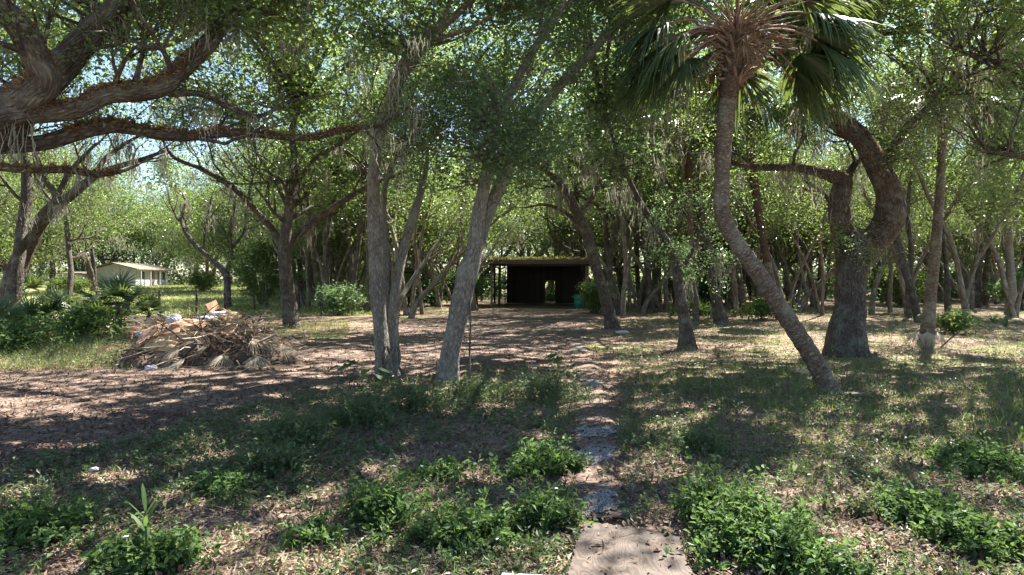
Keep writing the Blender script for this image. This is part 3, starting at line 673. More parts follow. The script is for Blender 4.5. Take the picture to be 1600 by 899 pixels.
hero('oak_tree', 'oak leaning left across the right side of the shed', [
    (None, 22.5, [(960, 513, 27), (945, 462, 20), (930, 412, 19), (915, 362, 18), (897, 322, 17), (880, 292, 15), (852, 266, 11), (820, 248, 8), (780, 225, 5)]),
    (23, 23.5, [(902, 335, 9), (925, 310, 8), (940, 270, 6), (955, 230, 4)]),
    (23, 22, [(905, 350, 7), (880, 330, 6), (850, 320, 5), (820, 325, 3)])],
    seed=16, high=((830, 24, 9.5, 13, 4.5, 330),), size=.12, k=20, spread=.6, sub=.8, sublen=2.2, startz=4, moss=21, mosslen=.8, masses=((890, 210, 22, 60, 50),))
hero('oak_tree', 'slender forked oak close behind the oak that leans across the shed', [
    (None, 32, [(970, 493, 11), (957, 450, 11), (952, 420, 10), (957, 385, 9), (967, 340, 8), (966, 300, 6), (958, 250, 4)]),
    (32, 32, [(952, 418, 9), (948, 385, 8), (947, 345, 7), (944, 300, 5)]),
    (32, 31, [(967, 345, 7), (935, 322, 6), (890, 300, 5), (850, 290, 3)])],
    seed=17, high=((960, 34, 9.5, 13.5, 5, 300),), size=.15, k=18, spread=.8, sub=.6, sublen=2.6, startz=4.5, moss=24, mosslen=1.2)
hero('oak_tree', 'thin dark oak arching left over the litter right of the leaning shed oak', [
    (None, 33, [(1018, 489, 14), (1013, 430, 12), (1011, 400, 12), (1001, 370, 12), (986, 347, 12), (974, 333, 12), (955, 308, 10), (935, 282, 9), (900, 256, 7), (868, 240, 5)]),
    (33, 33, [(985, 348, 8), (985, 310, 7), (1000, 260, 5), (1005, 215, 4)])],
    seed=18, high=((990, 30, 9.5, 13.5, 5, 330),), size=.15, k=18, spread=.8, sub=.7, sublen=2.8, startz=5, moss=30, mosslen=1.2)
hero('oak_tree', 'short dark oak wrapped in leafy vine standing alone in front of the shed side trees', [
    (None, 16.5, [(1076, 546, 32), (1070, 505, 21), (1063, 462, 20), (1056, 420, 18), (1045, 382, 14), (1030, 360, 12), (1005, 325, 10), (985, 285, 8), (965, 240, 6), (950, 190, 4)]),
    (16, 16, [(1058, 430, 9), (1080, 395, 7), (1095, 360, 5)])],
    seed=19, high=((1010, 16, 8.2, 11.5, 4, 330),), leaf='dark_leaf', size=.07, k=20, spread=.32, sub=1.3, sublen=.9, sub_from=.3, startz=1.8, up=.0,
    masses=((1050, 395, 16, 34, 70), (1020, 345, 16, 26, 30), (1075, 425, 16, 22, 30), (990, 250, 16, 60, 60)), moss=18, mosslen=.6)
hero('oak_tree', 'dark oak forking low just left of the bent palm trunk', [
    (None, 26, [(1130, 507, 26), (1119, 470, 17), (1111, 430, 15), (1106, 390, 14), (1096, 340, 12), (1086, 300, 11), (1076, 250, 10), (1075, 215, 8), (1060, 180, 5)]),
    (26, 27, [(1107, 392, 11), (1085, 352, 9), (1062, 318, 7), (1040, 278, 6), (1020, 235, 4)]),
    (26, 25, [(1104, 380, 8), (1120, 340, 7), (1130, 300, 5), (1150, 240, 4)])],
    seed=20, high=((1100, 24, 9, 13, 4.5, 330),), size=.13, k=18, spread=.7, sub=.7, sublen=2.4, startz=4, moss=30, mosslen=1.0)
hero('oak_tree', 'upright oak seen just right of the bend in the palm trunk', [
    (None, 30, [(1163, 492, 15), (1158, 450, 12), (1151, 410, 11), (1146, 360, 9), (1160, 300, 7), (1165, 250, 5)]),
    (31, 31, [(1150, 490, 9), (1143, 440, 8), (1146, 380, 7), (1135, 330, 5)])],
    seed=21, high=((1190, 32, 9.5, 13.5, 5.5, 330),), size=.14, k=16, spread=.75, sub=.6, sublen=2.4, startz=5, moss=18, mosslen=1.0)

WS[0] = .92
hero('live_oak', 'massive dark oak with a furrowed trunk dividing into two thick stems on the right', [
    (None, 16.0, [(1324, 556, 62), (1322, 520, 50), (1328, 480, 46), (1328, 440, 50), (1334, 400, 58), (1338, 375, 54)]),
    (16, 15.5, [(1328, 405, 44), (1317, 360, 36), (1312, 320, 31), (1316, 285, 30), (1303, 276, 24), (1280, 270, 17), (1240, 262, 14), (1200, 262, 12), (1165, 260, 9), (1130, 248, 6), (1100, 240, 4)]),
    (16, 14.5, [(1342, 400, 50), (1374, 368, 46), (1392, 338, 44), (1388, 300, 42), (1370, 260, 38), (1343, 215, 34), (1310, 190, 30), (1275, 165, 24), (1240, 120, 18), (1215, 60, 12)]),
    (15.4, 15, [(1382, 275, 20), (1395, 235, 14), (1425, 190, 12), (1465, 155, 9), (1510, 120, 6)]),
    (15.8, 16, [(1318, 300, 16), (1330, 265, 12), (1350, 240, 8)]),
    (16, 16.5, [(1316, 330, 10), (1300, 320, 8), (1285, 300, 6), (1260, 285, 4)])],
    seed=22, high=((1330, 14, 8, 12, 5, 480), (1500, 18, 8.5, 12, 5, 400)), size=.08, k=24, spread=.42, sub=.7, sublen=1.5, startz=3.6, moss=66, mosslen=.8, tone=.45,
    masses=((1305, 375, 15.3, 18, 12), (1352, 398, 15.2, 22, 14), (1330, 350, 15.6, 20, 12), (1480, 150, 15, 80, 120), (1420, 250, 15, 45, 40), (1530, 90, 15, 90, 100), (1440, 60, 14, 80, 80), (1330, 20, 14.5, 80, 60)),
    fern=((0, .5, 1, 1500), (2, 0, .7, 1800), (1, 0, .9, 1200)))
WS[0] = .87
hero('oak_tree', 'reddish leaning trunk just right of the massive furrowed oak', [
    (None, 27, [(1438, 505, 14), (1426, 460, 13), (1413, 420, 13), (1403, 382, 12), (1397, 345, 10), (1385, 290, 8), (1380, 240, 6)]),
    (28, 28, [(1421, 498, 10), (1420, 440, 9), (1424, 390, 9), (1418, 330, 7), (1425, 270, 5)])],
    seed=23, high=((1440, 28, 9, 13, 5, 330),), bark='bark_oak', size=.13, k=16, spread=.7, sub=.6, sublen=2.4, startz=4, moss=30, mosslen=1.1)
hero('oak_tree', 'thin reddish trunk just right of the straight palm', [
    (None, 35, [(1481, 490, 10), (1480, 440, 9), (1477, 400, 8), (1470, 350, 6), (1460, 300, 4)])],
    seed=24, high=((1490, 36, 9.5, 14, 6, 330),), size=.16, k=16, spread=.8, sub=.8, sublen=2.6, startz=4, moss=6, mosslen=1)
hero('oak_tree', 'grey double trunk in shade third from the right edge', [
    (None, 41, [(1524, 481, 15), (1526, 440, 13), (1532, 400, 12), (1540, 360, 10), (1552, 300, 7), (1560, 250, 5)]),
    (41.5, 41, [(1538, 480, 12), (1541, 430, 10), (1546, 380, 8), (1540, 330, 6)])],
    seed=25, size=.18, k=16, spread=.9, sub=.8, sublen=3, startz=4, moss=18, mosslen=1.4)
hero('oak_tree', 'pale lichened trunk nearest the right edge', [
    (None, 31, [(1581, 492, 18), (1580, 450, 15), (1578, 410, 14), (1575, 360, 11), (1569, 300, 8), (1560, 240, 5)])],
    seed=26, high=((1600, 28, 9.5, 13.5, 5.5, 330),), bark='bark_grey', size=.13, k=18, spread=.7, sub=1.2, sublen=2.6, startz=3.5, moss=24, mosslen=1.2, masses=((1560, 330, 29, 60, 50),))
hero('oak_tree', 'leafy oak off to the right whose small leaved boughs fill the upper right corner', [
    (13, 13, [(1760, 590, 46), (1750, 450, 36), (1735, 330, 32), (1700, 230, 26), (1640, 150, 18), (1560, 100, 10), (1500, 80, 6)]),
    (13, 12.5, [(1740, 350, 20), (1680, 290, 14), (1610, 250, 10), (1540, 235, 6)]),
    (13, 13, [(1700, 235, 20), (1690, 130, 16), (1640, 30, 12), (1600, -60, 8)])],
    seed=27, high=((1620, 13, 7.5, 11, 4.5, 380),), size=.07, k=26, spread=.4, sub=1.2, sublen=1.4, startz=3, moss=9, mosslen=.4, tone=.6, base_at=(12.48, 13, 0),
    masses=((1560, 240, 13, 75, 130), (1500, 180, 12.5, 55, 70), (1580, 120, 12.5, 90, 120), (1590, 320, 13.5, 55, 60), (1480, 30, 12.5, 80, 80), (1590, 20, 12.5, 80, 90)))
hero('small_oak', 'small crooked oak with an open umbrella crown in the field behind the heap', [
    (None, 42, [(357, 483, 13), (355, 450, 11), (352, 428, 11), (335, 410, 9), (300, 377, 8), (284, 345, 7), (290, 312, 5), (270, 285, 4)]),
    (42, 42, [(352, 430, 9), (362, 400, 7), (360, 360, 6), (366, 320, 5), (352, 285, 3)]),
    (42, 43, [(361, 390, 5), (382, 360, 5), (385, 325, 4), (400, 300, 3)]),
    (42, 41, [(318, 392, 5), (322, 350, 4), (330, 310, 3)])],
    seed=28, size=.2, k=14, spread=.9, sub=.7, sublen=2.6, startz=4.5, moss=30, mosslen=1.2, density=.6)
hero('oak_tree', 'thin vine hung trunk left of the slim grey oak of several stems', [
    (None, 32, [(550, 490, 10), (553, 440, 8), (560, 385, 8), (567, 320, 7), (567, 250, 6), (572, 190, 4)]),
    (33, 33, [(548, 488, 9), (549, 440, 8), (548, 390, 7), (538, 340, 5)])], seed=29, high=((600, 30, 9.5, 13.5, 5.5, 330),), size=.16, k=16, spread=.8, sub=.7, sublen=2.6, startz=4.5, moss=12, mosslen=1.2)
hero('oak_tree', 'slightly curved dark trunk at the drive edge right of the forked spreading oak', [
    (None, 32, [(505, 491, 10), (497, 450, 9), (491, 405, 9), (487, 350, 7), (478, 310, 5)]),
    (32, 33, [(517, 490, 7), (513, 440, 6), (511, 385, 6), (518, 330, 5), (530, 290, 4)])], seed=30, high=((480, 34, 9.5, 13.5, 5.5, 300),), size=.16, k=16, spread=.8, sub=.7, sublen=2.6, startz=4.5, moss=12, mosslen=1.2)
hero('sapling', 'pale crooked sapling stem left of the massive furrowed oak', [
    (None, 34, [(1257, 487, 6), (1259, 455, 5), (1252, 420, 5), (1247, 385, 4), (1244, 330, 3)])], seed=31, bark='bark_grey', size=.15, k=12, spread=.5, sub=.8, sublen=1.4, startz=4)
hero('oak_tree', 'dark oak with low twisted boughs just left of the shed', [
    (None, 44, [(742, 476, 11), (741, 455, 10), (748, 435, 9), (775, 412, 7), (800, 385, 5), (810, 350, 4)]),
    (44, 44, [(741, 450, 8), (722, 420, 7), (700, 400, 5), (690, 370, 4)])], seed=32, size=.2, k=14, spread=1.0, sub=1.2, sublen=2.8, startz=3.5, moss=18, mosslen=1.2)

# hanging vine beside the twin trunk
v = thing('hanging_vine', G(735, 602), 'thin straight vine hanging to the ground beside the thick twin trunked oak', 'vine')
sp, sr = smooth_path([G(735, 602), P(734, 560, 10.5), P(735, 500, 10.5), P(733, 440, 10.6), P(737, 380, 10.6), P(741, 345, 10.7)], [.02, .018, .015, .014, .012, .012], .1)
tube(MB(), sp, sr, 6, lump=.15).build('stem', 'bark_far', v)
v = thing('root_vine', G(622, 590), 'twisted vines wound round the foot of the slim grey oak of several stems', 'vine')
vm = MB()
for k in range(4):
    pts = []; ph = k*1.5
    for q in range(9):
        a = ph+q*.3; rr = .22-.013*q; pts.append(G(612, 596)+np.array([rr*math.cos(a), rr*math.sin(a)-.05, q*.075]))
    sp, sr = smooth_path(pts, [.022]*9, .06); tube(vm, sp, sr, 6, lump=.2)
vm.build('stem', 'bark_far', v)

# ================================================================== PALMS
def frond(mb, base, az, el, plen, flen, rng, nseg=48, droop=1.0, mi=0, mp=1, tone=.5, wid=.017, spreadang=2.5, seg=5, pr=.014):
    """costapalmate fan leaf: petiole then a fan of folded drooping segments"""
    d = np.array([math.cos(az)*math.cos(el), math.sin(az)*math.cos(el), math.sin(el)])
    pts = [base]; p = base.copy(); dd = d.copy()
    for q in range(6):
        p = p+dd*plen/6; dd = unit(dd+np.array([0, 0, -.09*droop])); pts.append(p)
    if plen > .05: tube(mb, pts, np.linspace(pr*1.6, pr, 7), 5, mi=mp, cap=False, rng=rng)
    side = unit(np.cross(dd, np.array([0, 0, 1.0]))+rng.normal(0, .15, 3)); nrm = np.cross(side, dd)
    a = np.linspace(-spreadang/2, spreadang/2, nseg)+rng.normal(0, .03, nseg)
    L = flen*(1-.28*(np.abs(a)/(spreadang/2))**2)*rng.uniform(.88, 1.08, nseg)
    k0 = .12*flen
    D = np.cos(a)[:, None]*dd+np.sin(a)[:, None]*side+0.12*np.cos(a*2)[:, None]*nrm
    D = unit(D); Q = []; pcur = np.repeat(p[None], nseg, 0)+dd*k0*0; cur = D.copy(); W = []
    wprof = np.interp(np.linspace(0, 1, seg+1), [0, .2, .4, .6, .8, 1], [.25, 1.0, 1.0, .7, .4, .08])
    g = rng.uniform(.35, 1.9, nseg)[:, None]
    Q.append(pcur)
    for s in range(seg):
        pcur = pcur+cur*(L/seg)[:, None]; Q.append(pcur)
        cur = unit(cur+np.array([0, 0, -1])*g*droop*(.05+.22*(s/seg)**1.2*1.6)+rng.normal(0, .03, (nseg, 3)))
    Q = np.stack(Q, 1)
    sd = unit(np.cross(D, nrm[None]+0*D))[:, None]; wv = wid*np.array(wprof)[None, :, None]*flen
    Am = Q-sd*wv-nrm*wv*.5; Bm = Q+nrm*wv*.35; Cm = Q+sd*wv-nrm*wv*.5
    V = np.stack([Am, Bm, Cm], 2).reshape(nseg, (seg+1)*3, 3)
    f = []
    for s in range(seg):
        b = s*3; f += [[b, b+1, b+4, b+3], [b+1, b+2, b+5, b+4]]
    Fc = (np.arange(nseg)[:, None, None]*(seg+1)*3+np.array(f)[None]).reshape(-1, 4)
    tn = np.repeat(np.clip(tone+rng.normal(0, .12, nseg), 0, 1), len(f))
    mb.add(V.reshape(-1, 3), Fc, mi, False, tn)
def palm_crown(root, c, fr, rng, name='frond', mats=('palm_leaf', 'boot')):
    for (az, el, pl, fl, dr, tn) in fr:
        m = MB(); frond(m, c+np.array([math.cos(az), math.sin(az), 0])*.08, az, el, pl, fl, rng, droop=dr, tone=tn); m.build(name, mats, root)
def palm(name, label, Y1, pts, fr, seed, bark='bark_palm', redtop=0, stalks=0, boots=0, base_at=None, deadf=0):
    rng = np.random.default_rng(seed)
    g = G(pts[0][0], pts[0][1]) if base_at is None else np.array(base_at)
    p, r = limb(g[1], Y1, pts); p[0] = g-np.array([0, 0, .1])
    root = thing(name, g, label, 'palm tree')
    sp, sr = smooth_path(p, r, .05)
    sr = sr*(1+.035*np.sin(np.arange(len(sr))*1.6)+rng.normal(0, .015, len(sr)))
    k = int(len(sp)*(1-redtop)) if redtop else len(sp)
    tube(MB(), sp[:k+1], sr[:k+1], 16, lump=.03, rng=rng, flare=.25).build('trunk', bark, root)
    if redtop:
        t2 = MB(); tube(t2, sp[k:], sr[k:]*1.08, 16, lump=.06, rng=rng)
        t2.build('trunk_top', 'bark_red', root)
    c = sp[-1]
    if boots or stalks:
        bm = MB()
        for q in range(boots):
            h_ = rng.uniform(-.75, .1); az = rng.uniform(0, 6.28); e = rng.uniform(.2, .9); b = c+np.array([math.cos(az)*.1, math.sin(az)*.1, h_]); L = rng.uniform(.15, .4)
            d = np.array([math.cos(az)*math.cos(e), math.sin(az)*math.cos(e), math.sin(e)]); tube(bm, [b, b+d*L*.5, b+d*L+np.array([0, 0, -.04])], [.045, .03, .02], 5, rng=rng)
        for q in range(stalks):
            az = rng.uniform(0, 6.28); e = rng.uniform(-.35, 1.0); b = c+np.array([0, 0, rng.uniform(-.45, .25)]); L = rng.uniform(.5, 1.25)
            d = np.array([math.cos(az)*math.cos(e), math.sin(az)*math.cos(e), math.sin(e)]); q1 = b+d*L*.5; q2 = b+d*L+np.array([0, 0, -.22*L*rng.uniform(0, 1.4)])
            tube(bm, [b, q1, q2], [.018, .011, .005], 4, cap=False, rng=rng)
        bm.build('leaf_stalks', 'boot', root)
    palm_crown(root, c, fr, rng)
    for q in range(deadf):
        m = MB(); az = rng.uniform(0, 6.28); frond(m, c-np.array([0, 0, .15]), az, rng.uniform(-.1, .9), rng.uniform(.4, .8), rng.uniform(.35, .6), rng, nseg=16, droop=2, tone=.5, wid=.02, spreadang=1.6); m.build('dead_frond', ('fern', 'boot'), root)
    return root, c
rg = np.random.default_rng(3)
fr = []
for (az, el, pl, fl, dr, tn) in [
    (3.14, .15, 1.05, 1.5, 2.3, .25), (3.0, .45, 1.2, 1.6, 2.4, .3), (3.3, .6, 1.2, 1.6, 2.2, .2), (3.6, .35, 1.1, 1.5, 2.2, .3), (2.8, .2, 1.3, 1.5, 2.2, .35), (3.25, .9, 1.2, 1.5, 2.0, .3), (3.45, -.05, .95, 1.3, 2.2, .4),
    (0.0, .25, 1.05, 1.6, 2.3, .4), (-.15, .5, 1.2, 1.7, 2.3, .45), (.15, .55, 1.3, 1.6, 2.3, .3), (-.35, .3, 1.2, 1.6, 2.2, .5), (.3, .3, 1.35, 1.6, 2.2, .3), (-.05, .95, 1.2, 1.6, 2.1, .35), (.1, -.05, 1.1, 1.35, 2.2, .35), (-.5, .65, 1.1, 1.6, 2.2, .45),
    (1.2, .3, 1.2, 1.5, 2, .3), (1.9, .5, 1.2, 1.5, 2, .3), (1.57, .9, 1.1, 1.5, 1.8, .4), (4.5, 1.2, 1.0, 1.4, 1.6, .4), (5.2, 1.0, 1.1, 1.4, 1.8, .4), (4.0, 1.0, 1.1, 1.4, 1.8, .4), (.9, 1.1, 1.1, 1.4, 1.6, .5), (2.4, 1.1, 1.1, 1.4, 1.6, .5)]:
    fr.append((az, el, pl*.95, fl*.85, dr, tn))
PR, PC = palm('sabal_palm', 'bent leaning cabbage palm with a kinked trunk and shaggy drooping crown', 9.9,
    [(1303, 615, 33), (1270, 560, 31), (1220, 482, 30), (1180, 420, 29), (1143, 367, 29), (1128, 330, 28), (1128, 280, 27), (1131, 220, 29), (1137, 165, 31), (1143, 120, 34), (1150, 60, 38)], fr, 41, redtop=.17, stalks=120, boots=80, deadf=12)
m = MB(); strands(m, PC+np.array([[-1.1, 0, .3], [-1.0, .1, .1], [1.2, 0, .2], [-.9, -.1, -.2]]), [1.3, .9, .5, 1.2], per=14, width=.009, spread=.06); m.build('hanging_moss', 'moss', PR)['kind'] = 'stuff'

fr2 = [(a, e, 1.1, 1.5, 1.9, t) for a, e, t in [(3.1, .1, .2), (2.9, .5, .3), (0, .1, .3), (.3, .5, .4), (-.4, .3, .4), (3.6, .3, .25), (1.2, .4, .3), (2, .5, .3), (4.2, .5, .35), (5.1, .6, .5), (4.7, .1, .5), (5.7, -.1, .4), (3.9, -.1, .3), (.1, .9, .5), (2.6, .9, .4)]]
palm('sabal_palm', 'second cabbage palm with a reddish trunk directly behind the bent one', 26, [(1221, 500, 17), (1205, 440, 14), (1190, 360, 13), (1178, 280, 13), (1172, 210, 14), (1175, 165, 16)], [(a, e, 1.5, 2.2, d, t) for a, e, p, f, d, t in fr2], 42, redtop=.7, stalks=30, boots=20)
palm('sabal_palm', 'dark crowned palm between the slim oaks and the bent palm', 24, [(1088, 502, 12), (1082, 420, 11), (1078, 330, 11), (1075, 240, 12), (1072, 200, 13)], [(a, e, 1.2, 1.7, d, t*.6) for a, e, p, f, d, t in fr2], 43, redtop=.3, stalks=10, boots=10)
PR3, _ = palm('sabal_palm', 'straight ringed palm trunk with a heap of dead fronds at its foot', 17.5, [(1446, 540, 28), (1450, 510, 23), (1455, 450, 19), (1462, 385, 18), (1467, 320, 15), (1470, 270, 14), (1473, 200, 15), (1476, 150, 16)],
    [(a, e, 1.0, 1.2, d, t) for a, e, p, f, d, t in fr2], 44, stalks=20, boots=10)
palm('sabal_palm', 'palm with a thin trunk left of the forked spreading oak near the vine hung trunk', 34, [(577, 488, 8), (576, 420, 8), (573, 340, 8), (571, 262, 9)], [(a, e, .9, 1.3, d, t*.8) for a, e, p, f, d, t in fr2], 45, stalks=8, boots=5)

def palmetto(name, label, px, py, h, w_, seed, nf=11, stem=0.0, tone=.5, group=None, cat='palmetto', at=None):
    rng = np.random.default_rng(seed); g = G(px, py) if at is None else np.array(at)
    root = thing(name, g, label, cat, group); c = g+np.array([0, 0, stem+.05])
    if stem > .2: tube(MB(), [g-np.array([0, 0, .05]), g+np.array([.03, 0, stem*.5]), c], [.12, .1, .1], 8, lump=.2).build('trunk', 'bark_far', root)
    fm = MB()
    for q in range(nf):
        az = q*2.4+rng.uniform(-.4, .4); el = rng.uniform(.25, 1.35)
        frond(fm, c, az, el, h*rng.uniform(.35, .6), w_*rng.uniform(.75, 1.1), rng, nseg=20, droop=rng.uniform(.3, 1.1), tone=tone+rng.normal(0, .1), wid=.045, spreadang=3.2, seg=4, pr=.01)
    fm.build('fronds', ('palm_leaf', 'dull_weed'), root); return root
for k, (px, py, h, w_, st, lab) in enumerate([
    (15, 525, 1.6, .85, 0, 'saw palmetto at the left edge under the dark double trunked oak'),
    (62, 522, 1.5, .8, 0, 'fan leaved palmetto second from the left edge'),
    (105, 510, 1.3, .8, 0, 'palmetto with pale leaf undersides in the thicket before the house'),
    (150, 515, 1.4, .9, 0, 'broad drooping palmetto in the middle of the left thicket'),
    (184, 520, 1.25, .75, .8, 'tall stemmed palmetto pointing up in front of the white house'),
    (232, 508, .8, .55, .3, 'dark drooping palmetto right of the tall stemmed one'),
    (80, 498, 1.2, .8, .1, 'shaded palmetto behind the left thicket'),
    (-30, 540, 1.5, .9, 0, 'palmetto cut by the left edge'),
    (35, 488, 1.8, 1.0, .4, 'high palmetto behind the foot of the double trunked oak')]):
    palmetto('palmetto', lab, px, py, h, w_, 60+k, nf=12, stem=st, tone=.55)
for k, (px, py, lab) in enumerate([(1552, 505, 'small bright sword fern on the litter near the right edge'), (1572, 512, 'yellow green sword fern right of its twin near the right edge'), (1500, 490, 'low fern by the shaded grey double trunk'),
                                   (1345, 552, 'little fan fern at the foot of the massive furrowed oak'), (1310, 548, 'low leafy fern left of the furrowed oak foot')]):
    rng = np.random.default_rng(80+k); g = G(px, py); root = thing('fern', g, lab, 'fern'); fm = MB()
    for q in range(26):
        az = rng.uniform(0, 6.28); el = rng.uniform(.5, 1.3); L = rng.uniform(.35, .6); d = np.array([math.cos(az)*math.cos(el), math.sin(az)*math.cos(el), math.sin(el)])
        sp, sr = smooth_path([g, g+d*L*.5, g+d*L+np.array([0, 0, -.15*L])], [.005, .004, .002], .05)
        s = unit(np.cross(d, [0, 0, 1.0])); 
        for z in (-1, 1):
            V = np.stack([sp, sp+d*.02, sp+s*z*.045*np.sin(np.linspace(.3, 3, len(sp)))[:, None]+d*.02], 1).reshape(-1, 3); n = len(sp); fm.add(V, np.arange(n)[:, None]*3+np.arange(3)[None], 0, False, rng.uniform(.4, .9))
            V = np.stack([sp-s*.004, sp+s*.004], 1).reshape(-1, 3); 
        idx = np.arange(n-1)[:, None]*2; fm.add(V, np.concatenate([idx, idx+1, idx+3, idx+2], 1), 0, False, .5)
    fm.build('leaves', 'weed_leaf', root)

# ================================================================== BACKGROUND TREES
protos = []
def make_proto(seed, H, nst, spreadx, label, leaf='far_leaf', bark='bark_far', moss=30):
    rng = np.random.default_rng(seed); root = thing('far_oak', (0, 0, 0), label, 'tree'); tb = MB(); tips = []; allp = []
    for s in range(nst):
        az = rng.uniform(0, 6.28); ln = rng.uniform(.5, 1)*spreadx; p = np.array([rng.normal(0, .12)*(nst > 1), rng.normal(0, .12)*(nst > 1), -.2])
        d = unit(np.array([math.cos(az)*.3*ln, math.sin(az)*.3*ln, 1.0])); pts = [p]; hh = H*rng.uniform(.5, .68); k = 7
        for q in range(k): d = unit(d+rng.normal(0, .12, 3)+np.array([0, 0, .05])); p = p+d*hh/k; pts.append(p)
        r0 = rng.uniform(.13, .21)*(1 if nst > 1 else 1.25); sp, sr = smooth_path(pts, np.linspace(r0, r0*.5, k+1), .35); tube(tb, sp, sr, 9, lump=.12, rng=rng, flare=.4)
        allp.append(sp)
        for c in range(9):
            t = rng.uniform(.4, 1) if c > 1 else 1; q = int(t*(len(sp)-1)); s_ = unit(rng.normal(size=3)*np.array([1, 1, .2]))
            grow(tb, rng, sp[q], unit(s_+np.array([0, 0, .6])), rng.uniform(2.0, 3.4), sr[q]*.6, 0, tips, 2, .2, 5, minr=.012)
    tb.build('trunk', bark, root); tips = np.array(tips); cr = MB(); clumps(cr, tips, .85, 30, .13, rng=rng, base=.42, var=.2, gaps=False); cr.build('crown', leaf, root)
    if moss:
        ms = MB(); ix = rng.integers(0, len(tips), moss); strands(ms, tips[ix], rng.uniform(.5, 1.6, moss), width=.016, rng=rng, per=9, spread=.22); ms.build('hanging_moss', 'moss', root)['kind'] = 'stuff'
    return root
pspec = [(101, 10, 2, 1.0, 'far_leaf', 'bark_far'), (102, 12, 1, .8, 'far_leaf', 'bark_oak'), (103, 9, 3, 1.3, 'oak_leaf', 'bark_far'), (104, 11, 2, .9, 'oak_leaf', 'bark_oak'), (105, 10, 1, 1.5, 'far_leaf', 'bark_far'), (106, 8.5, 2, 1.6, 'oak_leaf', 'bark_far')]
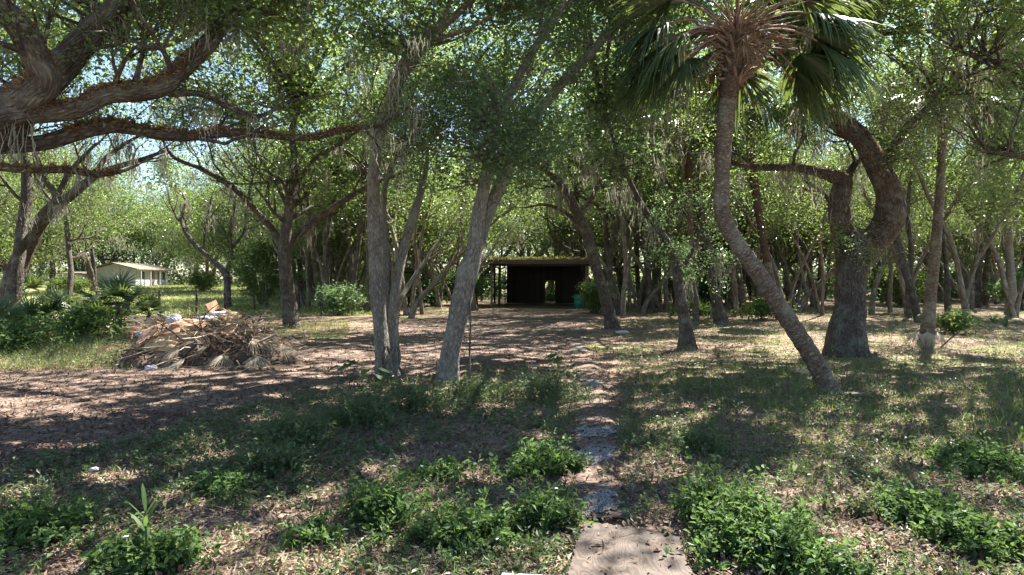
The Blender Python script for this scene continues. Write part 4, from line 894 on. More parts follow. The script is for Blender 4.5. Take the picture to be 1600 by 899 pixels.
bgt = [ # px, Y, proto, label
 (-60, 34, 0, 'oak partly cut off beyond the left edge'), (20, 48, 2, 'bushy oak behind the dark double trunked oak'), (75, 58, 1, 'oak trunk standing left of the white house gable'), (150, 64, 1, 'oak whose trunk crosses the gable of the white house'),
 (-180, 45, 1, 'tall tree beyond the left edge of the field'), (215, 95, 2, 'dense oak rising right behind the white house'), (130, 92, 0, 'broad oak behind the left end of the white house'), (60, 85, 3, 'tall oak left of the white house'),
 (300, 86, 4, 'oak at the back of the field right of the white house'), (325, 70, 5, 'crooked oak deep in the field left of the small umbrella oak'), (395, 62, 0, 'oak in the field behind the tallest fence post'), (425, 78, 3, 'dark oak behind the leafy green bush in the field'),
 (470, 50, 2, 'oak just right behind the forked spreading oak'), (485, 66, 1, 'straight far trunk seen between the forked oak and the curved trunk'), (527, 55, 4, 'thin far trunk between the curved trunk and the vine hung trunk'), (535, 42, 0, 'oak with a crown above the vine hung trunk'), (565, 68, 3, 'far oak behind the palm with a thin trunk'),
 (622, 58, 1, 'far trunk showing between the stems of the slim grey oak'), (648, 74, 0, 'far oak just right of the slim grey oak stems'), (668, 47, 5, 'dark bushy oak left of the thick twin trunked oak'), (690, 62, 2, 'far oak half hidden by the thick twin trunked oak'),
 (770, 58, 3, 'oak just behind the left end of the shed'), (815, 64, 0, 'oak rising behind the shed roof, left of its middle'), (860, 56, 4, 'oak framed behind the doorway of the shed'), (895, 68, 1, 'tall oak behind the right half of the shed roof'), (935, 50, 2, 'oak seen between the two leaning oaks by the shed'),
 (990, 56, 0, 'oak behind the thin dark arching oak'), (1000, 42, 3, 'tall crowned oak left of the thin dark arching oak'), (1045, 50, 4, 'far trunk just left of the short vine wrapped oak'), (1092, 62, 1, 'far trunk between the vine wrapped oak and the low forking oak'), (1105, 44, 5, 'oak behind the low forking dark oak'),
 (1180, 46, 0, 'dark oak right of the bend in the palm'), (1195, 60, 3, 'far oak behind the second cabbage palm'), (1238, 44, 2, 'leaning oak between the second cabbage palm and the pale sapling'), (1285, 52, 1, 'far straight trunk just left of the massive furrowed oak'), (1298, 72, 4, 'far oak behind the left edge of the massive furrowed oak'),
 (1372, 50, 3, 'far oak in the gap right of the massive furrowed oak'), (1405, 64, 0, 'far oak behind the reddish leaning trunk'), (1460, 55, 2, 'far oak behind the straight ringed palm'), (1500, 60, 1, 'far trunk left of the shaded grey double trunk'), (1560, 52, 4, 'far oak between the double trunk and the pale lichened trunk'), (1605, 44, 3, 'oak cut by the right edge'),
 (1640, 60, 0, 'oak just outside the right edge'), (1700, 36, 2, 'oak beyond the right edge of the clearing'), (880, 84, 5, 'farthest oak behind the shed'), (1240, 84, 2, 'farthest oak on the right side'), (520, 92, 0, 'farthest oak above the curved trunk'),
 (462, 40, 1, 'slim oak close to the right side of the forked spreading oak'), (495, 46, 4, 'leaning trunk left of the curved dark trunk in the middle wood'), (512, 38, 2, 'three stemmed oak behind the curved dark trunk'), (540, 60, 1, 'straight far trunk just left of the vine hung trunk'), (556, 50, 3, 'oak just right of the vine hung trunk'),
 (588, 45, 1, 'trunk standing behind the left stem of the slim grey oak'), (630, 40, 3, 'dark oak visible in the fork of the slim grey oak'), (655, 55, 1, 'far straight trunk between the two grey central oaks'), (680, 40, 5, 'twisted oak nearest behind the thick twin trunked oak'), (715, 52, 4, 'oak left of the oak with low twisted boughs'),
 (925, 41, 1, 'slim trunk close to the right wall of the shed'), (975, 46, 4, 'trunk just right of the slender forked oak'), (1030, 38, 1, 'straight trunk right of the thin dark arching oak'), (1060, 44, 2, 'stems showing behind the vine wrapped oak'), (1085, 38, 3, 'oak right of the vine wrapped oak at middle distance'),
 (1140, 40, 5, 'crooked oak between the low forking oak and the bent palm'), (1210, 40, 4, 'curved trunk behind the second cabbage palm'), (1232, 56, 1, 'far straight trunk left of the pale sapling'), (1270, 40, 2, 'stems between the pale sapling and the massive furrowed oak'),
 (1390, 42, 1, 'straight trunk just left of the reddish leaning trunk'), (1445, 45, 4, 'curved oak directly behind the ringed palm'), (1515, 50, 2, 'many stemmed oak behind the shaded grey double trunk'), (1590, 56, 1, 'far trunk behind the pale lichened trunk'), (1545, 68, 0, 'farthest oak left of the pale lichened trunk'),
 (255, 100, 1, 'tall tree far behind the roof of the white house'), (360, 90, 3, 'oak at the far end of the field behind the small umbrella oak'), (30, 62, 5, 'dense low oak filling the gap left of the white house'), (175, 92, 5, 'low oak showing just above the white house roof'), (245, 104, 2, 'bushy oak behind the far end of the white house'), (335, 98, 5, 'low oak at the back edge of the left field'), (-20, 56, 2, 'bushy oak far behind the left edge palmettos'), (120, 104, 1, 'straight far tree behind the outbuilding'), (385, 100, 2, 'bushy oak closing the far end of the field'),
 (100, 40, 1, 'slim tree rising from the left thicket'), (150, 60, 5, 'low oak whose boughs hide the left end of the white house')]
rr = np.random.default_rng(5)
for k, (px, Y, pi_, lab) in enumerate(bgt):
    x = (px-800)/F*Y; z = float(T(x, Y)); rz = rr.uniform(0, 6.28); sc = rr.uniform(.95, 1.3)*(1.25 if Y > 55 else 1)
    if pi_ >= len(protos) or not any(q[0] == pi_ for q in protos):
        s = pspec[pi_]; r0 = make_proto(s[0], s[1], s[2], s[3], lab, s[4], s[5]); protos.append((pi_, r0)); r0.location = (x, Y, z); r0.rotation_euler = (0, 0, rz); r0.scale = (sc,)*3; r0['group'] = 'oaks in the background wood'
    else:
        r0 = [q[1] for q in protos if q[0] == pi_][0]; dup(r0, (x, Y, z), rz, sc, lab, 'oaks in the background wood')

# slender arching trunks filling the wood, several alike in each gap
def make_slim(seed, H, nst, arch, label):
    rng = np.random.default_rng(seed); root = thing('slender_tree', (0, 0, 0), label, 'tree'); tb = MB(); tips = []
    for s_ in range(nst):
        az = rng.uniform(-.5, .5)+(math.pi if rng.uniform() < .6 else 0); p = np.array([rng.normal(0, .15), rng.normal(0, .15), -.15]); d = unit(np.array([math.cos(az)*.12, math.sin(az)*.12, 1.0])); pts = [p]; k = 9
        for q in range(k): d = unit(d+np.array([math.cos(az), math.sin(az), 0])*arch*rng.uniform(.3, 1.5)*.12+rng.normal(0, .09, 3)); p = p+d*H/k; pts.append(p)
        r0 = rng.uniform(.085, .145); sp, sr = smooth_path(pts, np.linspace(r0, r0*.35, k+1), .3); tube(tb, sp, sr, 7, lump=.1, rng=rng, flare=.3)
        for c in range(6):
            t = rng.uniform(.45, 1); q = int(t*(len(sp)-1)); grow(tb, rng, sp[q], unit(rng.normal(size=3)*np.array([1, 1, .3])+np.array([0, 0, .5])), rng.uniform(1.2, 2.2), sr[q]*.6, 0, tips, 1, .2, 4, minr=.01)
    tb.build('trunk', 'bark_slim_lit', root); tips = np.array(tips); cr = MB(); clumps(cr, tips, .7, 22, .11, rng=rng, base=.5, var=.2, gaps=False); cr.build('crown', 'oak_leaf', root); return root
zones = [(470, 575, 9, 'slender arching trunk left of the slim grey oak'), (612, 690, 7, 'slender trunk between the two central grey oaks'), (712, 760, 5, 'slender arching trunk just left of the shed'), (770, 930, 8, 'slender trunk rising behind the shed roof'),
         (975, 1055, 9, 'slender trunk between the leaning shed oak and vine wrapped oak'), (1080, 1200, 9, 'slender arching trunk behind the bend of the palm'), (1215, 1295, 7, 'slender arching trunk left of the massive furrowed oak'), (1360, 1440, 6, 'slender trunk between the massive oak and ringed palm'), (1465, 1600, 8, 'slender trunk in the wood right of the ringed palm')]
ORD = ['first', 'second', 'third', 'fourth', 'fifth', 'sixth', 'seventh', 'eighth', 'ninth']; sl = []; rz_ = np.random.default_rng(55)
for za, zb, cnt, lab in zones:
    for q in range(cnt):
        px = za+(zb-za)*(q+rz_.uniform(.1, .9))/cnt; Y = rz_.uniform(27, 50) if 'shed roof' not in lab else rz_.uniform(50, 62); x = (px-800)/F*Y; k = len(sl) if len(sl) < 5 else None
        if len(sl) < 5:
            r0 = make_slim(300+len(sl), [8, 9, 7, 10, 8][len(sl)], [1, 2, 1, 1, 2][len(sl)], [.8, .45, 1.2, .35, .7][len(sl)], lab); sl.append(r0); sc = 1.0; r0.location = (x, Y, float(T(x, Y))); r0['group'] = 'slender trunks in the wood'; r0.rotation_euler = (0, 0, rz_.normal(0, .4)); r0['label'] = ORD[q]+' '+lab+', counted from the left'
        else: dup(sl[rz_.integers(0, 5)], (x, Y, float(T(x, Y))), rz_.normal(0, .6), rz_.uniform(.8, 1.15), ORD[q]+' from the left '+('and rear ' if 0 else '')+'slender'.join(['', lab[8:]]) if 0 else ORD[q]+' '+lab+', counted from the left', 'slender trunks in the wood')

# far wood and undergrowth masses
fw = MB(); rw = np.random.default_rng(9); cs = []
for q in range(440):
    Y = rw.uniform(92, 125); px = rw.uniform(-250, 1850); hgt = rw.uniform(9, 24); x = (px-800)/F*Y; r_ = rw.uniform(2.2, 4.5)
    for z in np.arange(.4, hgt, 2.0): cs.append((x+rw.normal(0, 1.2), Y+rw.normal(0, 1.2), z+rw.uniform(0, 1), r_))
cs = np.array(cs); clumps(fw, cs[:, :3], cs[:, 3], 46, .5, rng=rw, base=.4, var=.22, flat=.7, aspect=.6)
o = fw.build('distant_wood', 'far_leaf'); tag(o, 'distant wood of bright green crowns closing the view', 'woodland', kind='stuff')
ug = MB(); rw = np.random.default_rng(10)
for q in range(330):
    px = rw.uniform(930, 1680) if q < 210 else rw.uniform(430, 780); Y = rw.uniform(56, 68); x = (px-800)/F*Y; z = float(T(x, Y)); c = np.array([x, Y, z]); 
    for f_ in range(6): frond(ug, c+np.array([rw.normal(0, .3), rw.normal(0, .3), rw.uniform(0, 1.0)]), rw.uniform(0, 6.28), rw.uniform(.2, 1.3), rw.uniform(.5, 1.1), rw.uniform(.8, 1.3), rw, nseg=11, droop=.8, mp=0, wid=.08, spreadang=2.8, seg=3, tone=rw.uniform(.1, .6))
n = 5600; px = np.concatenate([rw.uniform(930, 1700, 1700), rw.uniform(430, 780, 900), rw.uniform(-150, 450, 2000), rw.uniform(450, 1700, 1000)]); Y = np.where(np.arange(n) < 2600, rw.uniform(48, 68, n), rw.uniform(87, 96, n)); x = (px-800)/F*Y; hh = rw.uniform(.03, 1, n)**1.15*np.where((px > 900) & (np.arange(n) < 2600), 3.6, np.where(np.arange(n) >= 2600, 6.5, 1.8))
clumps(ug, np.stack([x, Y, T(x, Y)+hh], -1), 1.1, 20, .26, rng=rw, base=.35, var=.2)
o = ug.build('undergrowth', 'dark_leaf'); tag(o, 'dark palmetto undergrowth along the back of the clearing', 'undergrowth', kind='stuff')
# shrubs
def shrub(label, px, py, hw, h, seed, leaf='oak_leaf', size=.12, n=160, tone=.55):
    rng = np.random.default_rng(seed); g = G(px, py); root = thing('shrub', g, label, 'shrub'); sb = MB(); tips = []
    for q in range(9):
        az = rng.uniform(0, 6.28); grow(sb, rng, g+rng.normal(0, .08, 3)*np.array([1, 1, 0]), unit(np.array([math.cos(az)*.5, math.sin(az)*.5, 1])), h*.7, .025, 0, tips, 1, .3, 4)
    sb.build('stems', 'bark_far', root); o = unit(rng.normal(size=(n, 3)))*rng.uniform(.2, 1, (n, 1))**.5*np.array([hw, hw, h*.5])+g+np.array([0, 0, h*.55])
    o[:, 2] = np.maximum(o[:, 2], g[2]+.1); cr = MB(); clumps(cr, np.concatenate([o, tips]), .3, 16, size, rng=rng, base=tone); cr.build('foliage', leaf, root)
for k, a in enumerate([
    ('tall dark leafy bush behind the fence left of the forked spreading oak', 408, 478, 1.7, 3.9, 'oak_leaf', .2, 300, .5),('leafy bush hiding most of the outbuilding', 108, 462, 1.5, 1.6, 'far_leaf', .16, 200, .5), ('bright bush at the right end of the white house', 318, 455, 1.5, 1.7, 'far_leaf', .2, 120, .6),
    ('low green bush in the thicket below the palmettos', 130, 528, 1.3, .8, 'weed_leaf', .12, 110, .6), ('rounded weed bush at the left edge beside the palmettos', 20, 548, 1.2, .6, 'weed_leaf', .1, 90, .5),
    ('leafy bush between the curved trunk and the vine hung trunk', 528, 492, 1.1, 1.3, 'dark_leaf', .15, 80, .5), ('dark bush between the two grey central oaks', 655, 478, 1.8, 1.6, 'dark_leaf', .18, 150, .3), ('bush at the left rear of the shed', 722, 478, 1.6, 2.3, 'dark_leaf', .18, 260, .5),
    ('dark bush seen through the rear doorway of the shed', 862, 470, 1.6, .8, 'oak_leaf', .16, 90, .4),
    ('viny bush against the right wall of the shed', 932, 490, .7, 1.5, 'weed_leaf', .12, 150, .7), ('yellow green bush right of the leaning shed oak', 1085, 492, 1.2, .5, 'weed_leaf', .12, 80, .8), ('leafy bush left of the straight ringed palm', 1408, 478, 1.6, 2.8, 'far_leaf', .2, 150, .7),
    ('dark bush in the shade at the far right', 1600, 482, 1.8, 2.0, 'dark_leaf', .18, 240, .5), ('low bush behind the bent palm trunk', 1195, 500, 1.3, .8, 'oak_leaf', .14, 70, .5), ('weedy bush by the foot of the straight ringed palm', 1490, 522, .7, .6, 'weed_leaf', .1, 60, .8),
    ('bush left of the low forking dark oak', 1100, 478, 1.5, 2.0, 'dark_leaf', .18, 200, .5)]):
    shrub(a[0], a[1], a[2], a[3], a[4], 200+k, a[5], a[6], a[7], a[8])

# ================================================================== RUBBISH HEAP
M['card'] = plain_mat('card', (0.42, 0.25, 0.15), .8, .25, 4, .1)
M['card_pale'] = plain_mat('card_pale', (0.50, 0.35, 0.20), .8, .2, 4, .1)
M['white_plastic'] = plain_mat('white_plastic', (0.52, 0.50, 0.56), .45, .15, 5, .2)
M['blue_plastic'] = plain_mat('blue_plastic', (0.16, 0.28, 0.50), .4, .3, 8, .2)
M['silver'] = plain_mat('silver', (0.55, 0.55, 0.62), .35, .3, 8, .1, metal=.4)
M['terracotta'] = plain_mat('terracotta', (0.48, 0.22, 0.14), .7, .2, 6, .1)
rp = np.random.default_rng(33)
hc = G(320, 575); hY = hc[1]+.75
def HP(px, py, dY=0):
    Y = 9.0
    while Y < hY+2.3:
        p = P(px, py, Y); h_ = float(hz_(p[0], p[1]))
        if h_ > .03 and p[2] <= float(T(p[0], p[1]))+h_: p[2] += .06; return p
        Y += .03
    best = min(np.arange(9.5, hY+2, .1), key=lambda q: abs(P(px, py, q)[2]-float(T(*P(px, py, q)[:2])+hz_(*P(px, py, q)[:2]))))
    p = P(px, py, best); p[2] = min(p[2], float(T(p[0], p[1])+hz_(p[0], p[1]))+.16); return p
def hz_(x, y): # heap height
    u = (x-(318-800)/F*hY)/1.92; v_ = (y-hY-.45)/1.4; u = u*(1+.18*np.sin(3*v_+1)+.1*np.sin(7*v_)); v_ = v_*(1+.15*np.sin(4*u)); r2 = u*u+v_*v_
    return np.maximum(0, .74*np.maximum(0, 1-r2)**.75*(1+.3*u+.25*noise2(x, y, .5, 2))+.09*noise2(x, y, .17, 3)*(r2 < 1))
gx, gy = np.meshgrid(np.linspace(-2.4, 2.4, 70)+(315-800)/F*hY, np.linspace(-1.6, 2.2, 60)+hY)
gz = T(gx, gy)-.03+hz_(gx, gy)+rp.normal(0, .015, gx.shape)*(hz_(gx, gy) > .02)
n_ = 70; i = np.arange(59)[:, None]*n_; j = np.arange(69)[None]
core = MB().add(np.stack([gx, gy, gz], -1).reshape(-1, 3), np.stack([i+j, i+j+1, i+n_+j+1, i+n_+j], -1).reshape(-1, 4), 0, True)
for q in range(1100):  # sticks and strips
    x = (315-800)/F*hY+rp.normal(0, .8); y = hY+.45+rp.normal(0, .65); z = float(T(x, y)+hz_(x, y)); az = rp.uniform(0, 6.28); L = rp.uniform(.2, .8); e = rp.normal(-.05, .3)
    if hz_(x, y) <= .02 and rp.uniform() < .6: continue
    if x < (300-800)/F*hY and rp.uniform() < .6: continue
    d = np.array([math.cos(az)*math.cos(e), math.sin(az)*math.cos(e), math.sin(e)]); p0 = np.array([x, y, z+rp.uniform(-.02, .08)])
    z2 = max(p0[2]+d[2]*L, float(T(*(p0+d*L)[:2])+hz_(*(p0+d*L)[:2]))); p2 = p0+d*L; p2[2] = z2
    tube(core, [p0, (p0+p2)/2+rp.normal(0, .03, 3)+np.array([0, 0, .03]), p2], np.array([1, .9, .5])*rp.uniform(.003, .011), 4, mi=1, cap=False, tone=rp.uniform(0, 1), rng=rp)
for q in range(150):  # crooked branches poking out
    x = (315-800)/F*hY+rp.normal(0, .85); y = hY+.3+rp.normal(0, .55)
    if hz_(x, y) < .05: continue
    az = rp.uniform(0, 6.28); e = rp.normal(.15, .3); L = rp.uniform(.4, 1.3); d = np.array([math.cos(az)*math.cos(e), math.sin(az)*math.cos(e), math.sin(e)]); p = np.array([x, y, float(T(x, y)+hz_(x, y))]); pts = [p-d*.1]
    for k in range(5): d = unit(d+rp.normal(0, .22, 3)); p = p+d*L/5; p[2] = max(p[2], float(T(p[0], p[1])+hz_(p[0], p[1]))-.02); pts.append(p.copy())
    r_ = rp.uniform(.006, .02); tube(core, pts, np.linspace(r_, r_*.35, 6), 5, mi=2, cap=False, rng=rp)
n = 5000; x = (315-800)/F*hY+rp.normal(0, .85, n); y = hY+.4+rp.normal(0, .65, n); h_ = hz_(x, y); k = h_ > .03
leaves(core, np.stack([x, y, T(x, y)+h_+rp.uniform(0, .08, n)], -1)[k], .11, .4, 3, np.clip(rp.normal(.35, .3, k.sum()), 0, 1), rng=rp)
o = core.build('brush_heap', ('soil', 'straw', 'bark_oak', 'litter')); tag(o, 'heap of dead branches and brown trash mounded beside the drive', 'brush heap')
def dead_frond(px, py, dY, az, el, fl, label, dr=1.0, mt='straw', name='dead_frond'):
    b = HP(px, py, dY); t_ = float(T(b[0], b[1])); b[2] = max(b[2], t_+.06)
    root = thing(name, b, label, 'dead frond'); m = MB(); frond(m, b, az, el, .25, fl, rp, nseg=42, droop=dr, tone=.6, wid=.010, spreadang=2.0, seg=6, pr=.012)
    # lie on the heap
    for k, pt in enumerate(m.p):
        V = pt[0]; fl_ = T(V[:, 0], V[:, 1])+hz_(V[:, 0], V[:, 1])+.02+.04*rp.uniform(size=len(V)); V[:, 2] = np.maximum(V[:, 2], fl_)
    m.build('fan', (mt, mt), root)
for k, a in enumerate([
    (380, 530, 0, -.3, .1, .75, 'grey dry palm frond spread over the middle right of the heap'), (350, 540, -.1, 3.4, .1, .7, 'dry palm frond pointing left across the heap front'), (400, 550, -.1, -1.2, -.2, .65, 'dry frond hanging down the right front of the heap'),
    (370, 570, -.35, -.9, -.1, .6, 'pale dead frond splayed at the lower right foot of the heap'), (340, 515, .2, .3, .3, .7, 'dry frond on the crest of the heap beside the white cushions'), (420, 540, .1, -.2, 0, .6, 'dry frond reaching past the right end of the heap'),
    (310, 560, -.3, 3.8, 0, .6, 'dry frond low on the front left of the heap'), (300, 540, -.2, -2.2, 0, .6, 'dry frond under the pale cardboard sheet'), (405, 575, -.3, -.4, -.1, .6, 'straw coloured frond lying on the drive at the right foot of the heap'), (360, 550, -.2, -1.7, -.1, .6, 'dry frond in the centre front of the heap')]):
    dead_frond(*a)
dead_frond(190, 545, .1, 2.6, .5, .5, 'reddish brown dead palm spray at the left end of the heap', 1.2, 'red_frond')
dead_frond(205, 530, .2, 1.9, .8, .4, 'small reddish dead spray behind the left end of the heap', 1.0, 'red_frond')
def sheet(name, label, cat, c, s, rx, ry, rz, mt, bend=.06, wr=.01):
    """thin bent sheet with thickness"""
    nx_, ny_ = 9, 7; u, v_ = np.meshgrid(np.linspace(-.5, .5, nx_), np.linspace(-.5, .5, ny_)); z = -bend*(2*u)**2*rp.uniform(.3, 1)+bend*.5*np.sin(3*v_+rp.uniform(0, 6))+rp.normal(0, wr, u.shape)
    top = np.stack([u*s[0]+rp.normal(0, .006, u.shape), v_*s[1]+rp.normal(0, .006, u.shape), z], -1); bot = top-np.array([0, 0, s[2]])
    R = np.array(__import__('mathutils').Euler((rx, ry, rz)).to_matrix()); V = np.concatenate([top.reshape(-1, 3), bot.reshape(-1, 3)])@R.T+c
    V = V+np.array([0, -.06, .05]); n = nx_*ny_; i = np.arange(ny_-1)[:, None]*nx_; j = np.arange(nx_-1)[None]; f = np.stack([i+j, i+j+1, i+nx_+j+1, i+nx_+j], -1).reshape(-1, 4)
    rim = list(range(nx_))+[q*nx_+nx_-1 for q in range(1, ny_)]+[(ny_-1)*nx_+q for q in range(nx_-2, -1, -1)]+[q*nx_ for q in range(ny_-2, 0, -1)]
    side = [[rim[k], rim[(k+1) % len(rim)], rim[(k+1) % len(rim)]+n, rim[k]+n] for k in range(len(rim))]
    m = MB().add(V, np.concatenate([f, (f+n)[:, ::-1], np.array(side)]), 0, False); o = m.build(name, mt); tag(o, label, cat, 'boards and cardboard on the heap' if cat != 'plywood' else None); return o
for a in [
    ('cardboard_sheet', 'folded brown cardboard sheet at the upper left of the heap', (252, 518), -.1, (0.79, 0.48, .012), .5, -.25, .2, 'card'),
    ('cardboard_sheet', 'long pale cardboard strip across the left front of the heap', (268, 538), -.25, (1.02, 0.29, .012), .75, -.12, .12, 'card_pale'),
    ('cardboard_sheet', 'grey brown cardboard scrap below the pale strip', (258, 548), -.35, (0.41, 0.24, .012), .9, .1, .1, 'card_pale'),
    ('cardboard_sheet', 'upright curled cardboard flap at the top left of the heap', (240, 507), .1, (0.31, 0.29, .012), 1.2, .5, .5, 'card_pale'),
    ('cardboard_sheet', 'orange brown cardboard sheet in the middle top of the heap', (300, 515), .0, (0.60, 0.36, .012), .7, .1, .05, 'card'),
    ('cardboard_sheet', 'bent cardboard panel under the white cushions', (352, 520), -.1, (0.42, 0.26, .012), .8, .2, -.25, 'card'),
    ('cardboard_sheet', 'tan cardboard corner on the right shoulder of the heap', (362, 507), .1, (0.48, 0.36, .012), 1.0, .4, -.3, 'card_pale')]:
    sheet(a[0], a[1], 'cardboard', HP(a[2][0], a[2][1], a[3]), a[4], a[5], a[6], a[7], a[8])
for a in [((222, 545), -.3, (.8, .11, .02), .5, -.75, .2, 'long orange wooden board leaning down the left end of the heap'), ((400, 545), -.3, (.9, .1, .03), .3, -.42, .1, 'grey board slanting through the right side of the heap'), ((215, 562), -.6, (.8, .07, .02), .3, -.3, .1, 'thin board lying low at the left foot of the heap'),
          ((262, 560), -.5, (.5, .06, .02), .2, .1, .3, 'short dark batten in the front of the heap')]:
    c = HP(*a[0], a[1]); c[2] = .05+max(c[2], float(T(c[0], c[1]))+.05); o = box(MB(), c, a[2], rx=a[3], ry=a[4], rz=a[5]).build('wooden_board', 'card' if 'orange' in a[6] else 'old_wood'); tag(o, a[6], 'board', 'boards and cardboard on the heap')
# open box
bx = thing('cardboard_box', HP(345, 492, .6), 'open brown box tipped up on the back right of the heap', 'box')
bc = HP(345, 496, .6)
mb = MB()
for c_, s_ in (((-.17, 0, 0), (.012, .3, .24)), ((.17, 0, 0), (.012, .3, .24)), ((0, .15, 0), (.33, .012, .24)), ((0, -.15, 0), (.33, .012, .24)), ((0, 0, -.12), (.34, .3, .012))):
    R = np.array(__import__('mathutils').Euler((.7, .6, .3)).to_matrix()); box(mb, bc+R@np.array(c_), s_, rx=.7, ry=.6, rz=.3)
mb.build('carton', 'card', bx)
for c_, s_, r_ in (((-.26, 0, .16), (.2, .3, .01), .5), ((.26, 0, .16), (.2, .3, .01), -.5)):
    c2 = bc+R@np.array(c_); box(MB(), c2, s_, rx=.7, ry=.6+r_, rz=.3).build('flap', 'card', bx)
def crumple(name, label, cat, c, s, mt, seed, rz=0, flat=1.0, amp=.14):
    rng = np.random.default_rng(seed); nu, nv = 26, 16; th = np.linspace(0, 2*math.pi, nu, endpoint=False); ph = np.linspace(-math.pi/2, math.pi/2, nv); TH, PH = np.meshgrid(th, ph)
    e = .6; cx = np.sign(np.cos(PH))*np.abs(np.cos(PH))**e; X_ = cx*np.sign(np.cos(TH))*np.abs(np.cos(TH))**e; Y_ = cx*np.sign(np.sin(TH))*np.abs(np.sin(TH))**e; Z_ = np.sin(PH)
    q = rng.uniform(0, 6, 6); w_ = 1+amp*(np.sin(4*X_+3*Y_+q[0])*np.sin(5*Z_+q[1])+.6*np.sin(9*X_-7*Z_+q[2])+.5*np.sin(8*Y_+6*X_+q[3]))
    V = np.stack([X_*s[0]/2*w_, Y_*s[1]/2*w_, Z_*s[2]/2*w_], -1).reshape(-1, 3); cs_, sn = math.cos(rz), math.sin(rz); V = np.stack([V[:, 0]*cs_-V[:, 1]*sn, V[:, 0]*sn+V[:, 1]*cs_, V[:, 2]], -1)+c
    i = np.arange(nv-1)[:, None]*nu; j = np.arange(nu)[None]; jn = (j+1) % nu
    o = MB().add(V, np.stack([i+j, i+jn, i+nu+jn, i+nu+j], -1).reshape(-1, 4), 0, True).build(name, mt); tag(o, label, cat); return o
crumple('cushion', 'upper white cushion lying across the top right of the heap', 'cushion', HP(348, 503, .15)+np.array([0, -.08, .12]), (.56, .28, .1), 'white_plastic', 1, .2)
crumple('cushion', 'lilac white cushion under the other at the top of the heap', 'cushion', HP(328, 508, .0)+np.array([0, -.1, .08]), (.44, .26, .11), 'white_plastic', 2, -.1)
crumple('plastic_bag', 'blue plastic bag on the left shoulder of the heap', 'bag', HP(226, 530, 0)+np.array([0, -.06, .08]), (.22, .16, .11), 'blue_plastic', 3)
crumple('plastic_bag', 'crumpled white paper scrap on the drive in front of the heap', 'litter', G(236, 580)+np.array([0, 0, .05]), (.19, .12, .1), 'white_plastic', 4, .4, amp=.25)
crumple('plastic_scrap', 'small pale blue scrap in the weeds near the left foreground', 'litter', G(146, 744)+np.array([0, 0, .06]), (.07, .05, .03), 'silver', 5, .4, amp=.25)
crumple('stone', 'pinkish flat rock left of the foot of the bent palm', 'rock', G(1250, 585)+np.array([0, 0, .03]), (.36, .2, .14), 'card_pale', 6, .1, amp=.08)
crumple('plastic_scrap', 'white scrap on the litter beneath the leaning shed oak', 'litter', G(972, 523)+np.array([0, 0, .08]), (.34, .2, .07), 'white_plastic', 7, .1, amp=.3)
_ = 0
lid = thing('round_fan_grille', HP(276, 503, 0), 'round silvery ribbed grille on top of the heap', 'grille')
mb = MB(); c = HP(276, 506, 0)+np.array([0, -.1, .1]); R = np.array(__import__('mathutils').Euler((1.0, .2, .3)).to_matrix())
for rr_ in (.03, .055, .08, .105, .13):
    a = np.linspace(0, 2*math.pi, 29); pts = c+(np.stack([rr_*np.cos(a), rr_*np.sin(a), .05*(1-(rr_/.13)**2)+0*a], -1))@R.T; tube(mb, pts, np.full(29, .007), 5, cap=False)
mb.build('rings', 'silver', lid)
mb = MB(); lathe(mb, (0, 0, 0), [(0, 0), (.13, 0), (.135, .015), (.0, .03)]); 
for k, pt in enumerate(mb.p): mb.p[k] = ((pt[0]@R.T+c-np.array([0, 0, .02])).astype(np.float32),)+pt[1:]
mb.build('disc', 'silver', lid)
pot = thing('flower_pot', HP(276, 520, -.1), 'terracotta pot below the round grille on the heap', 'pot')
mb = MB(); lathe(mb, HP(276, 522, -.1), [(0, 0), (.06, 0), (.085, .12), (.085, .13)]); mb.build('pot_body', 'terracotta', pot)
mb = MB(); lathe(mb, HP(276, 522, -.1), [(.078, .115), (.098, .115), (.098, .145), (.085, .145), (.07, .13)]); mb.build('rim', 'terracotta', pot)
g = G(450, 540); gx, gy = np.meshgrid(np.linspace(-.8, .8, 30), np.linspace(-.5, .5, 24)); r2 = (gx/.75)**2+(gy/.45)**2; z = .22*np.maximum(0, 1-r2)**.7*(1+.3*noise2(gx, gy, .15, 2))-.02
i = np.arange(23)[:, None]*30; j = np.arange(29)[None]; sm_ = MB().add(np.stack([gx+g[0], gy+g[1], z+T(gx+g[0], gy+g[1])+rp.normal(0, .012, z.shape)], -1).reshape(-1, 3), np.stack([i+j, i+j+1, i+30+j+1, i+30+j], -1).reshape(-1, 4), 0, False)
tag(sm_.build('soil_mound', 'soil'), 'small dark mound of soil right of the heap', 'soil mound')
# fallen fronds at the ringed palm
for k, (az, lab) in enumerate([(3.4, 'dead white frond fanned left at the foot of the ringed palm'), (4.3, 'dead white frond fallen forward at the foot of the ringed palm'), (5.2, 'dead white frond fallen right at the foot of the ringed palm')]):
    b = G(1446, 540)+np.array([math.cos(az)*.18, math.sin(az)*.18, .42]); root = thing('dead_frond', b, lab, 'dead frond'); m = MB(); frond(m, b, az, .1, .12, .62, rp, nseg=30, droop=2.4, tone=.95, wid=.014, spreadang=2.0, seg=6)
    for pt in m.p: pt[0][:, 2] = np.maximum(pt[0][:, 2], T(pt[0][:, 0], pt[0][:, 1])+.02)
    m.build('fan', ('straw', 'straw'), root)

